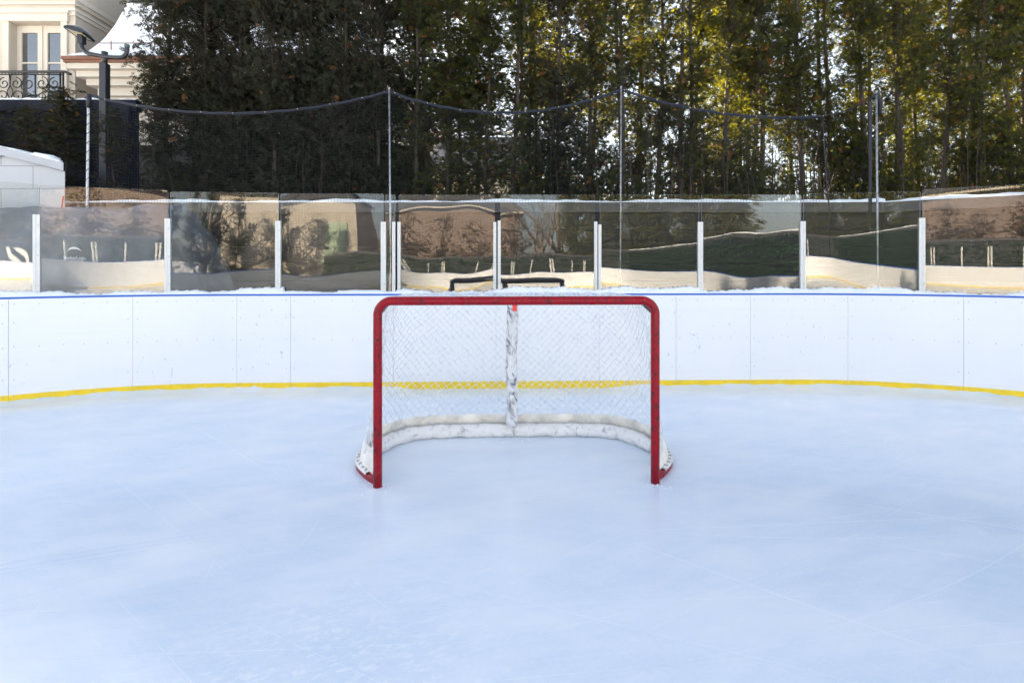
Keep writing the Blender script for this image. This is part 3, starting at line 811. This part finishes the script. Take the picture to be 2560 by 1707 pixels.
# shallow curved housing, open below
Lh, Wh = .15, .13; mb = MB(); rows = []
for i in range(17):
    a = -1+2*i/16; r = []
    for j in range(13):
        b = -1+2*j/12; r.append((a*Lh, b*Wh, .085*(1-abs(a)**2.6)*(1-.6*abs(b)**3)+.004))
    rows.append(r)
mb.strip(rows)
edge = [rows[i][0] for i in range(17)]+[rows[16][j] for j in range(1, 13)]+[rows[i][12] for i in range(15, -1, -1)]+[rows[0][j] for j in range(11, 0, -1)]
mb.strip([[p, (p[0]*.985, p[1]*.985, -.03)] for p in edge], closed=True); hs = mb.build('housing', M['lamp'], hd)
mb = MB(); mb.box(-.137, .137, -.115, .115, -.022, -.016); mb.cur = 1
for a in range(5):
    for b in range(3): mb.box(-.11+a*.047, -.08+a*.047, -.08+b*.063, -.05+b*.063, -.025, -.0222)
ln = mb.build('lens', [M['lens'], M['led']], hd)
for q in (hs, ln): q.location = (-.03, -.0, .145); q.rotation_euler = (R(-8), R(17), R(0))

# ------------------------------------------------------------------ cream house on the left
ho = empty('cream_house', (-8, 14, 2.36)); tag(ho, 'large cream stucco house with snowy slate roof behind the hedge', 'house')
def hb(mb, name, m, parent=None):
    if parent is None: mb.v = [(x+8, y-14, z-2.36) for x, y, z in mb.v]
    return mb.build(name, m, parent or ho)
D1 = 13.5; D2 = 12.6
def WX(px, D): return (px-1280)/F*D
def WZ(py, D): return 1.5+(660-py)/F*D
xr = WX(187, D1)       # right corner of the main block's front
xl = xr-9
# main block with a door opening
wx0, wx1 = WX(27, D1), WX(156, D1); wz1 = WZ(57, D1); wz0 = 5.55
mb = MB(); mb.box(xl, wx0, D1, 22, 2.36, 10.4); mb.box(wx1, xr, D1, 22, 2.36, 10.4); mb.box(wx0, wx1, D1, 22, wz1, 10.4); mb.box(wx0, wx1, D1, 22, 2.36, wz0)
mb.box(wx0, wx1, D1+.5, 22, wz0, wz1); hb(mb, 'wall', M['cream'])
mb = MB()
for z, d, h in ((WZ(40, D1), .035, .10), (WZ(30, D1), .06, .07), (WZ(14, D1), .05, .14), (WZ(4, D1), .10, .12), (9.5, .2, .5)): mb.box(xl, xr+d, D1-d, D1-.002, z, z+h); mb.box(xr+.002, xr+d, D1+.0, 22, z, z+h)
hb(mb, 'cornice', M['creamtrim'])
mb = MB(); w = .16
mb.box(wx0-w, wx0-.003, D1-.06, D1-.003, wz0, wz1+.003); mb.box(wx1+.003, wx1+w, D1-.06, D1-.003, wz0, wz1+.003); mb.box(wx0-w-.03, wx1+w+.03, D1-.08, D1-.003, wz1+.006, wz1+.20); mb.box(wx0-w-.07, wx1+w+.07, D1-.11, D1-.003, wz1+.203, wz1+.26)
mb.box(wx1+w+.18, wx1+w+.19, D1-.02, D1-.003, wz0, wz1+.26)
hb(mb, 'door_surround', M['creamtrim'])
fd = empty('french_door'); fd.parent = ho; fd.location = ((wx0+wx1)/2+8, D1+.17-14, wz0-2.36)
W2 = (wx1-wx0)/2; Hd = wz1-wz0
mb = MB()
mb.box(-W2, -W2+.12, 0, .08, 0, Hd-.003); mb.box(W2-.12, W2, 0, .08, 0, Hd-.003); mb.box(-.13, -.012, 0, .08, 0, Hd-.003); mb.box(.012, .13, 0, .08, 0, Hd-.003); mb.box(-.012, .012, -.02, .06, 0, Hd-.003)
for s in (-1, 1):
    a, b = sorted((s*.13, s*(W2-.12))); mb.box(a, b, .004, .076, Hd-.19, Hd-.004); mb.box(a, b, .004, .076, .0, .2)
    for q in (.44,): mb.box(a, b, .012, .06, Hd*(1-q)-.02, Hd*(1-q)+.02)
mb.build('door_frame', M['creamtrim'], fd)
mb = MB(); mb.box(-W2+.12, -.13, .035, .045, .2, Hd-.19); mb.box(.13, W2-.12, .035, .045, .2, Hd-.19); mb.build('door_glass', M['winglass'], fd)
# balcony
zb = 5.45
mb = MB(); mb.box(xl, WX(166, 12.8), 12.75, D1-.003, zb-.2, zb); hb(mb, 'balcony_slab', M['creamtrim'])
zr = WZ(180, 12.8)
ir = empty('balcony_railing'); ir.parent = ho; ir.location = (0, 0, 0)
def sp(cx, cz, r0, turns, a0, d=1, n=40):
    return [(cx+r0*(1-.8*i/n)*math.cos(a0+d*turns*2*PI*i/n), 12.8, cz+r0*(1-.8*i/n)*math.sin(a0+d*turns*2*PI*i/n)) for i in range(n+1)]
mb = MB(); xe = WX(160, 12.8)
mb.tube([(xl, 12.8, zr), (xe+.02, 12.8, zr), (xe+.12, 12.8, zr-.05), (xe+.17, 12.8, zr-.06)], .032, 8); mb.tube([(xl, 12.8, zr-.07), (xe, 12.8, zr-.07)], .014, 6); mb.tube([(xl, 12.8, zb+.08), (xe, 12.8, zb+.08)], .018, 6)
for i in range(int((xe-xl)/.08)):
    xx = xl+.08*i; mb.tube([(xx, 12.8, zr-.07), (xx+.04, 12.8, zr-.035), (xx+.08, 12.8, zr-.07)], .008, 4)
for xx in (xe-.02, xe-.09): mb.tube([(xx, 12.8, zb), (xx, 12.8, zr)], .022, 6)
cx = xe-.09
hgt = zr-.07-zb-.08
for k in range(5):
    c = cx-.62-1.24*k
    mb.tube([(c, 12.8, zb+.08), (c, 12.8, zr-.07)], .016, 6)
    for s in (-1, 1):
        mb.tube(sp(c+s*.17, zb+.08+hgt*.66, .17, 1.35, PI/2 if s > 0 else PI/2, -s), .013, 5)
        mb.tube(sp(c+s*.47, zb+.08+hgt*.66, .15, 1.3, PI/2, s), .013, 5)
        mb.tube(sp(c+s*.15, zb+.08+hgt*.16, .12, 1.2, -PI/2, s), .013, 5)
        mb.tube(sp(c+s*.45, zb+.08+hgt*.2, .16, 1.25, -PI/2, -s), .013, 5)
        P, _ = smooth_path([(c+s*.34, zb+.08+hgt*.66), (c+s*.33, zb+.08+hgt*.45), (c+s*.2, zb+.08+hgt*.33), (c+s*.05, zb+.08+hgt*.2)], 14); mb.tube([(p[0], 12.8, p[1]) for p in P], .012, 5)
        P, _ = smooth_path([(c+s*.62, zb+.08), (c+s*.55, zb+.08+hgt*.35), (c+s*.62, zb+.08+hgt*.6), (c+s*.6, zr-.08)], 14); mb.tube([(p[0], 12.8, p[1]) for p in P], .012, 5)
mb.v = [(x+8, y-14, z-2.36) for x, y, z in mb.v]; mb.build('iron_scrollwork', M['iron'], ir)
# lower wing to the right: wall, stepped cornice, copper gutter, flared mansard roof under snow
vx0 = WX(152, D2); vx1 = WX(985, D2); ze = WZ(148, D2); dpt = 21.
mb = MB(); mb.box(vx0+.75, vx1-.45, D2+.75, dpt, 2.36, ze-.95); hb(mb, 'wing_wall', M['cream'])
mb = MB()
for k, (o_, z0, h) in enumerate(((.62, -.95, .22), (.50, -.725, .2), (.34, -.52, .16), (.20, -.355, .15), (.08, -.20, .195))): mb.box(vx0+o_, vx1-o_, D2+o_, dpt+.01*k, ze+z0, ze+z0+h)
hb(mb, 'wing_cornice', M['creamtrim'])
mb = MB(); mb.box(vx0, vx1, D2, dpt, ze+.0, ze+.075); mb.box(vx0+.03, vx1-.03, D2+.03, dpt, ze-.004-.06, ze-.003); hb(mb, 'gutter', M['copper'])
prof = [(0.02, .08), (.25, .16), (.6, .42), (.95, .85), (1.25, 1.4), (1.5, 2.0), (1.75, 2.6), (2.6, 3.2), (4.0, 3.9)]
def roofring(o_, z): return [(vx0+o_*.3, dpt, ze+z), (vx0+o_*.3, D2+o_, ze+z), (vx1-o_, D2+o_, ze+z), (vx1-o_, dpt, ze+z)]
mb = MB(); mb.strip([roofring(o_, z) for o_, z in prof], smooth=False); q = [roofring(*prof[-1])]; mb.add(q[0], [(0, 1, 2, 3)]); hb(mb, 'slate_roof', M['slate'])
mb = MB(); rows = []
PR = [(np.interp(t, range(len(prof)), [p[0] for p in prof]), np.interp(t, range(len(prof)), [p[1] for p in prof])) for t in np.linspace(0, 5.2, 14)]
NX = 90
for j, (o_, z) in enumerate(PR):
    r = []; th_ = .055 if 0 < j < 12 else .004
    for i in range(NX+1):
        q = i/NX; x = vx0+o_*.3+.02+(vx1-vx0-1.3*o_-.04)*q
        edge_ = 1 if .02 < q < .98 else .1
        r.append((x, D2+o_-.03, ze+z+th_*edge_*(1+.3*math.sin(x*3+j))))
    rows.append(r)
mb.strip(rows); hb(mb, 'roof_snow', M['snow'])
mb = MB()
for y_, z_ in ((.55, .62),): mb.tube([(vx0+.5, D2+y_, ze+z_), (vx1-.5, D2+y_, ze+z_)], .012, 6)
x = vx0+.8
while x < vx1-.6: mb.tube([(x, D2+.55, ze+.42), (x, D2+.55, ze+.68)], .012, 5); x += 1.1
hb(mb, 'snow_rail', M['copper'])
# main block roof above, out of frame but casting its shade
mb = MB(); mb.strip([[(xl-.4, 22.5, 10.4), (xl-.4, D1-.4, 10.4), (xr+.4, D1-.4, 10.4), (xr+.4, 22.5, 10.4)], [(xl+2, 22.5, 13.4), (xl+2, D1+2.5, 13.4), (xr-2, D1+2.5, 13.4), (xr-2, 22.5, 13.4)]], smooth=False); mb.add([(xl+2, 22.5, 13.4), (xl+2, D1+2.5, 13.4), (xr-2, D1+2.5, 13.4), (xr-2, 22.5, 13.4)], [(0, 1, 2, 3)]); hb(mb, 'main_roof', M['slate'])

# a second pale house glimpsed through the trunks right of the wing
h2 = empty('beige_house', (-1.6, 24, 2.36)); tag(h2, 'beige gabled house glimpsed between the cedar trunks above the goal', 'house')
mb = MB(); mb.box(-4.2, 2.8, 0, 8, 0, 3.4); mb.build('wall', M['cream'], h2)
mb = MB(); mb.add([(-4.5, -.3, 3.4), (3.1, -.3, 3.4), (3.1, 8.3, 3.4), (-4.5, 8.3, 3.4), (-4.5, 4, 6.0), (3.1, 4, 6.0)], [(0, 1, 5, 4), (2, 3, 4, 5), (0, 4, 3), (1, 2, 5)]); mb.build('roof', M['slate'], h2)
for x in (-3, 1):
    mb = MB(); mb.box(x-.5, x+.5, -.04, -.003, 1, 2.5); f_ = mb.build('window', M['creamtrim'], h2); mb = MB(); mb.box(x-.4, x+.4, -.05, -.043, 1.1, 2.4); mb.build('pane', M['winglass'], f_)

# ------------------------------------------------------------------ cedars
def vnoise(z, a, ph): return math.sin(z*2.1+ph)+.8*math.sin(z*4.7+a*1.3+ph*2)+.6*math.sin(z*8.3-a*2.1+ph*3)
def make_cedar(seed, H, rad, limbs_m, sprays, gap, dens, trunks=1, tr=.06, dead=.03, leaf_s=1., stems=0, lm=('leaf', 'deadleaf'), name='cedar_tree'):
    """tapered trunk(s) with thin limbs, and a crown of many flat cedar sprays"""
    r = np.random.default_rng(seed); ph = seed*1.37
    tm = MB(); crown_b, crown_a, crown_n, crown_L = [], [], [], []
    for k in range(trunks):
        ox, oy = (0, 0) if k == 0 else r.uniform(-.18, .18, 2); n = 14
        lx, ly = r.uniform(-.15, .15, 2); wob = r.uniform(0, 6, 2)
        ax = [(ox+lx*q+.035*math.sin(q*8+wob[0]), oy+ly*q+.035*math.sin(q*7+wob[1]), H*q-.05) for q in np.linspace(0, 1, n)]
        tm.tube(ax, [tr*(1.25 if i == 0 else 1)*(1-.88*i/(n-1)) for i in range(n)], 8)
        ax = np.array(ax)
        for _ in range(int(limbs_m*H/trunks)):
            z = H*r.uniform(0.01, 1); q = z/H
            a = r.uniform(0, 2*PI); d = dens(z)
            if r.random() > d: continue
            if vnoise(z, a, ph) < gap: continue
            R_ = rad*(1.0-.55*q**3)*r.uniform(.55, 1.1)*(1+.15*math.sin(z*1.7+ph))
            if q > .88: R_ *= (1-q)/.12+.15
            p = np.array([np.interp(z, ax[:, 2], ax[:, kk]) for kk in range(3)])
            el = r.uniform(.1, .75); dirv = np.array([math.cos(a)*math.cos(el), math.sin(a)*math.cos(el), math.sin(el)])
            curve = r.uniform(-.1, .35)
            LP = [p+dirv*R_*t+np.array([0, 0, curve*R_*t*t]) for t in (0, .35, .7, 1)]
            tm.tube([tuple(x) for x in LP], [.011, .008, .005, .002], 3, caps=False)
            ns = int(sprays*r.uniform(.6, 1.3)*max(.35, R_/rad))
            for t in r.uniform(.10, 1.02, ns):
                b = p+dirv*R_*t+np.array([0, 0, curve*R_*t*t])+r.normal(0, .035+.03*t, 3)
                da = dirv*r.uniform(.3, 1.)+r.normal(0, .55, 3); da[2] -= r.uniform(-.1, .5); da /= np.linalg.norm(da)
                crown_b.append(b); crown_a.append(da); crown_n.append(r.normal(0, 1, 3)); crown_L.append(r.uniform(.075, .165)*leaf_s)
    for _ in range(stems):      # thin bare suckers round the foot
        ox, oy = r.normal(0, .28, 2); h = r.uniform(.6, 1.9); lx, ly = r.normal(0, .12, 2)
        tm.tube([(ox+lx*q+.02*math.sin(q*7+ox*9), oy+ly*q, h*q-.05) for q in np.linspace(0, 1, 7)], [.009*(1-.75*i/6) for i in range(7)], 4, caps=False)
    Bp, A, Nn, L = map(np.array, (crown_b, crown_a, crown_n, crown_L))
    S = np.cross(Nn, A); S /= np.linalg.norm(S, axis=1)[:, None]; n = len(Bp)
    leaves = [(0., 1, 0., .26)]      # position on axis, length, angle, width ratio
    for i, f_ in enumerate((.12, .25, .38, .5, .62, .74)):
        leaves += [(f_, .52-.36*f_, .75*(1 if i % 2 else -1)+0., .26), (f_+.06, .46-.34*f_, .62*(-1 if i % 2 else 1), .26)]
    V = []; 
    for (f_, ll, an, wr) in leaves:
        an = an+r.normal(0, .12, n); dl = A*np.cos(an)[:, None]+S*np.sin(an)[:, None]; pl = -A*np.sin(an)[:, None]+S*np.cos(an)[:, None]
        st = Bp+A*(L*f_)[:, None]; st[:, 2] -= .25*L*f_**2
        ln = (L*ll*r.uniform(.75, 1.2, n))[:, None]; wd = (L*(.045 if f_ == 0 else .055))[:, None]
        tip = st+dl*ln; tip[:, 2] -= (.18*ln[:, 0]*(f_+.3)); md = st+dl*ln*.45
        V.append(np.stack([st, md+pl*wd, tip, md-pl*wd], 1))
    V = np.stack(V, 1).reshape(-1, 3); nf = n*len(leaves)
    me = bpy.data.meshes.new('crown'); me.vertices.add(nf*4); me.vertices.foreach_set('co', V.ravel().astype(np.float32))
    me.loops.add(nf*4); me.loops.foreach_set('vertex_index', np.arange(nf*4, dtype=np.int32))
    me.polygons.add(nf); me.polygons.foreach_set('loop_start', np.arange(0, nf*4, 4, dtype=np.int32))
    me.materials.append(M[lm[0]]); me.materials.append(M[lm[1]])
    dm = (r.random(n) < dead).repeat(len(leaves)).astype(np.int32); me.polygons.foreach_set('material_index', dm)
    me.update(calc_edges=True)
    root = empty(name); tk = tm.build('trunk', M['bark'], root)
    cr = bpy.data.objects.new('crown', me); C.objects.link(cr); cr.parent = root
    return root
def d_dense(z): return .95 if not 2.5 < z < 3.2 else .40
def d_mid(z): return .55 if z < 2.3 else (.9 if z > 2.9 else .75)
def d_open(z): return .82 if z < 1.4 else (.62 if z < 2.1 else .88)
def d_high(z): return .22 if z < 1.0 else (.5 if z < 2. else .85)
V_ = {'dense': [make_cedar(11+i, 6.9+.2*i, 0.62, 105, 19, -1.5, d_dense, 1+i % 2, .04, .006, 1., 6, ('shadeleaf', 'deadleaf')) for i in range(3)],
      'mid': [make_cedar(31+i, 6.6+.25*i, .60, 92, 18, -.8, d_mid, 1+i % 2, .042) for i in range(3)],
      'open': [make_cedar(51+i, 7.2+.3*i, .66, 98, 17, -.42, d_open, 1+i % 2, .045, .04, 1., 26) for i in range(4)],
      'young': [make_cedar(71, 2.9, .40, 75, 13, -.7, lambda z: .8, 1, .018, .02, 1., 0, ('shadeleaf', 'deadleaf'))]}
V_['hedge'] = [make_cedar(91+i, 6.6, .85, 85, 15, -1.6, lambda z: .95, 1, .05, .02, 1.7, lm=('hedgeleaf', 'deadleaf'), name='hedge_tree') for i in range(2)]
V_['dry'] = [make_cedar(95+i, 3.6, .95, 60, 12, -1.0, lambda z: .85, 3, .03, .3, 1.3, lm=('dryleaf', 'hedgeleaf'), name='shrub') for i in range(2)]
used = {}
LOOK = {'dense': 'dense cedar', 'mid': 'patchy cedar', 'open': 'open cedar'}
ORD = ['first', 'second', 'third', 'fourth', 'fifth', 'sixth', 'seventh', 'eighth', 'ninth', 'tenth', 'eleventh', 'twelfth', 'thirteenth', 'fourteenth', 'fifteenth', 'sixteenth']
def plant(kind, x, y, z, rz, s, label, group, sx=None, idx=None):
    L = V_[kind]; p = L[(idx if idx is not None else int(rng.integers(len(L)))) % len(L)]
    if p.name not in used: used[p.name] = 1; o = p
    else: o = copy_tree(p)
    o.location = (x, y, z); o.rotation_euler = (0, 0, rz); o.scale = (sx or s, sx or s, s)
    tag(o, label, 'tree', group); return o
PX = [('the wrapped pole', bx(223)), ('the pole over the left post', bx(978)), ('the pole over the right net half', bx(1554)), ('the rightmost steel pole', bx(2193))]
def row(name, xs, y, jit, kinds):
    cnt = {}
    for i, x in enumerate(xs):
        yy = y+rng.uniform(-jit, jit); x = x+rng.uniform(-.06, .06); b = x/yy
        ref = max([k for k in range(4) if PX[k][1] <= b] or [0]); cnt[ref] = cnt.get(ref, 0)+1
        k = kinds(x); s = rng.uniform(.93, 1.07); sx_ = None
        if -1.5 < x < -.25: sx_ = 1.08; s = .67+rng.uniform(-.03, .03)
        plant(k, x, yy, 2.30, rng.uniform(0, 2*PI), s, f"{LOOK[k]}, {ORD[cnt[ref]-1]} right of {PX[ref][0]} in {name} row", f'cedars in the {name} hedge row', idx=i, sx=sx_)
def kindf(x): return 'dense' if x < -1.75 else ('mid' if x < .6 else ('dense' if .75 < x < 1.15 else ('open' if x < 9 else 'mid')))
row('front', [-6.0+.62*i for i in range(8)]+[-1.05+.60*i for i in range(23)], 9.0, .12, kindf)
row('back', [-5.7+.64*i for i in range(8)]+[-.6+1.02*i for i in range(14)], 9.9, .2, lambda x: 'dense' if x < -1.2 else ('mid' if x < 0 else 'open'))
for i, (x, s, l) in enumerate(((-9.0, .60, 'young cedar sapling before the navy fence at the left edge'), (-8.35, .64, 'young cedar sapling before the navy fence, second from the left edge'), (-7.65, .58, 'young cedar sapling between lamp post and the middle of the fence'), (-7.0, .68, 'tallest young cedar sapling close to the lamp post'), (-6.25, .56, 'short young cedar at the right end of the navy fence'))):
    plant('young', x, 8.12, 2.3, i*1.9, s, l, 'young cedars before the fence', sx=s*1.5)
# taller evergreens beyond the hedge, on the right
for i, (x, y, s) in enumerate(((1.2, 15.5, 1.35), (6.6, 16, 1.45), (12.5, 16.5, 1.4))):
    plant('open', x, y, 2.2, i*1.3, s, f"tall evergreen far behind the right hedge, {ORD[i]} from the goal's middle", 'tall evergreens beyond the hedge', sx=s*1.35, idx=i)

# ------------------------------------------------------------------ behind the photographer (mirrored in the panes)
mb = MB(); mb.box(-12, 12, -.15, .15, 0, 2.35); mb.box(-12.05, 12.05, -.2, .2, 2.352, 2.5); o = mb.build('garden_wall', M['fascia']); o.location = (0, -25.6, 0); tag(o, 'low dark garden wall beyond the far boards, seen mirrored in the panes', 'garden wall')
def ivy():
    n = 16000; r = rng; x = r.uniform(-12, 12, n); z = r.uniform(.1, 2.33, n); y = -25.42+np.abs(r.normal(0, .06, n)); a = r.uniform(0, 2*PI, n); s = r.uniform(.04, .085, n)
    up = np.stack([np.cos(a), r.normal(0, .4, n), np.sin(a)], 1); sd = np.stack([-np.sin(a), r.normal(0, .4, n), np.cos(a)], 1); p = np.stack([x, y, z], 1)
    V = np.stack([p, p+(up*.5+sd*.45)*s[:, None], p+up*s[:, None], p+(up*.5-sd*.45)*s[:, None]], 1).reshape(-1, 3)
    n2 = 13000; q = r.uniform(0, 1, n2); z2 = r.uniform(.1, 2.3, n2); x2 = 9.33+.25*q-np.abs(r.normal(0, .06, n2)); y2 = 3.2-25*q; a2 = r.uniform(0, 2*PI, n2); s2 = r.uniform(.05, .10, n2)
    u2 = np.stack([r.normal(0, .4, n2), np.cos(a2), np.sin(a2)], 1); d2 = np.stack([r.normal(0, .4, n2), -np.sin(a2), np.cos(a2)], 1); p2 = np.stack([x2, y2, z2], 1)
    V = np.concatenate([V, np.stack([p2, p2+(u2*.5+d2*.45)*s2[:, None], p2+u2*s2[:, None], p2+(u2*.5-d2*.45)*s2[:, None]], 1).reshape(-1, 3)]); n += n2
    mb = MB(); mb.v = [tuple(v) for v in V]; mb.f = [(4*i, 4*i+1, 4*i+2, 4*i+3) for i in range(n)]; mb.m = [0]*n; mb.sm = [False]*n
    o = mb.build('ivy', M['ivyleaf']); stuff(o, 'dark green ivy covering the garden walls round the far half of the rink', 'ivy')
ivy()
b = empty('brick_house', (-3.5, -33, 0)); tag(b, 'red brick house with dark roof, seen mirrored in the panes', 'house')
mb = MB(); mb.box(-5, 6, -8, 0, 0, 5.9); mb.build('wall', M['brick'], b)
mb = MB(); mb.box(-5.3, 6.3, -8.3, .4, 5.902, 6.1); mb.build('cornice', M['creamtrim'], b)
mb = MB(); mb.add([(-5.4, .5, 6.1), (6.4, .5, 6.1), (6.4, -8.5, 6.1), (-5.4, -8.5, 6.1), (-2.5, -4, 10), (3.5, -4, 10)], [(0, 1, 5, 4), (2, 3, 4, 5), (3, 0, 4), (1, 2, 5)]); mb.build('roof', M['slate'], b)
for x in (4.2,):
    mb = MB(); mb.box(x-.55, x+.55, .003, .08, 2.2, 4.0); f_ = mb.build('window', M['creamtrim'], b); mb = MB(); mb.box(x-.45, x+.45, .083, .09, 2.3, 3.9); mb.build('pane', M['winglass'], f_)
b = empty('green_door_house', (-13.5, -30, 0)); tag(b, 'cream house with pale green door, seen mirrored in a pane', 'house')
mb = MB(); mb.box(-3.5, 2.0, -6, 0, 0, 6.4); mb.build('wall', M['cream'], b)
mb = MB(); mb.add([(-3.9, .4, 6.4), (2.4, .4, 6.4), (2.4, -6.4, 6.4), (-3.9, -6.4, 6.4), (-.7, -3, 9.4)], [(0, 1, 4), (1, 2, 4), (2, 3, 4), (3, 0, 4)]); mb.build('roof', M['slate'], b)
mb = MB(); mb.box(.0, 1.2, .003, .09, 2.0, 4.3); dr = mb.build('door', M['greendoor'], b); mb = MB(); mb.box(.1, .2, .093, .12, 3.0, 3.1); mb.build('handle', M['iron'], dr)
for i in range(12):
    plant('hedge', 6.4+1.25*i, -28+.15*(i % 3), -.1, i*1.1, 1.5, f"green hedge tree mirrored in the right panes, {ORD[i]} from the brick house", 'hedge trees beyond the far boards', sx=1.4, idx=i)
for i in range(5):
    plant('open', -20+1.3*i, -27, -.1, i*2.1, .8, f"bushy evergreen mirrored in the left panes, {ORD[i]} from the far corner", 'evergreens beyond the far left corner', sx=1.2, idx=i)

M['palebark'] = noisy('pale_bark', (.24, .19, .14), .3, 6, .9, .4, (3, 3, .5))
def bare(seed, H, spread, n0, name):
    r = random.Random(seed); mb = MB()
    def grow(p, d, L, rad, lev):
        pts = [p]; dd = d.copy()
        for _ in range(5): dd = (dd+Vector((r.gauss(0, .09), r.gauss(0, .09), r.gauss(.03, .05)))).normalized(); pts.append(pts[-1]+dd*L/5)
        mb.tube(pts, [rad*(1-.11*i) for i in range(6)], 6 if lev < 2 else 3, caps=False)
        if lev < 4:
            for _ in range(n0 if lev else n0+3):
                q = r.randint(2, 5) if lev else r.randint(1, 5); nd = (dd+Vector((r.gauss(0, spread), r.gauss(0, spread), r.gauss(.15, .25)))).normalized(); grow(pts[q], nd, L*r.uniform(.5, .75), rad*.5, lev+1)
    t = empty(name); grow(Vector((0, 0, 0)), Vector((0, 0, 1)), H*.5, .16*H/8, 0); mb.build('branches', M['palebark'], t); return t
b1 = bare(5, 9, .55, 3, 'bare_tree')
for i, (x, y, s, l) in enumerate(((4.4, -28.5, 1.2, 'leafless tree mirrored right of the brick house'), (-17.3, -27.6, 1.2, 'leafless tree mirrored before the cream house'), (5.4, -31, 1.4, 'taller leafless tree mirrored beside the brick house corner'))):
    o = b1 if i == 0 else copy_tree(b1); o.location = (x, y, 0); o.scale = (s, s, s); o.rotation_euler = (0, 0, i*2.1); tag(o, l, 'tree', 'leafless trees beyond the far boards')
for i, x in enumerate((-8.8, -7.1, -5.4, -3.6, -1.8, .1, 1.9)):
    plant('dry', x, -28.0-.6*(i % 2), -.05, i*1.7, 1.2+.15*(i*3 % 4), f"brown shrub mirrored before the brick house, {ORD[i]} from its left corner", 'brown shrubs before the brick house', idx=i)

# ------------------------------------------------------------------ light, sky, camera
EL, AZ = R(26), R(-38)
w = bpy.data.worlds.new('World'); sc.world = w; w.use_nodes = True; nt = w.node_tree
sky = nt.nodes.new('ShaderNodeTexSky'); sky.sky_type = 'NISHITA'; sky.sun_disc = False; sky.sun_elevation = EL; sky.sun_rotation = AZ
sky.air_density = 1.0; sky.dust_density = 1.2; sky.ozone_density = 1.0
bg = nt.nodes['Background']; bg.inputs['Strength'].default_value = .055; hs_ = nt.nodes.new('ShaderNodeHueSaturation'); hs_.inputs['Saturation'].default_value = .5; nt.links.new(sky.outputs[0], hs_.inputs['Color']); nt.links.new(hs_.outputs[0], bg.inputs[0])
sl = bpy.data.lights.new('sun', 'SUN'); sl.energy = 5.0; sl.angle = R(.5); sl.color = (1., .83, .61)
so = bpy.data.objects.new('sun', sl); C.objects.link(so)
d = Vector((math.sin(AZ)*math.cos(EL), math.cos(AZ)*math.cos(EL), math.sin(EL))); so.rotation_euler = d.to_track_quat('Z', 'Y').to_euler(); so.location = (0, 0, 20)
cd = bpy.data.cameras.new('camera'); cam = bpy.data.objects.new('camera', cd); C.objects.link(cam); sc.camera = cam
cam.location = (0, 0, 1.5); cam.rotation_euler = (R(90), 0, 0); cd.sensor_width = 36; cd.lens = F/2560*36; cd.shift_y = -(853.5-660)/2560; cd.clip_end = 1000
sc.view_settings.view_transform = 'Standard'; sc.view_settings.look = 'None'; sc.view_settings.exposure = 3.04; sc.view_settings.gamma = 1
cy = sc.cycles; cy.max_bounces = 10; cy.transparent_max_bounces = 24; cy.diffuse_bounces = 4; cy.glossy_bounces = 4
cy.use_denoising = True
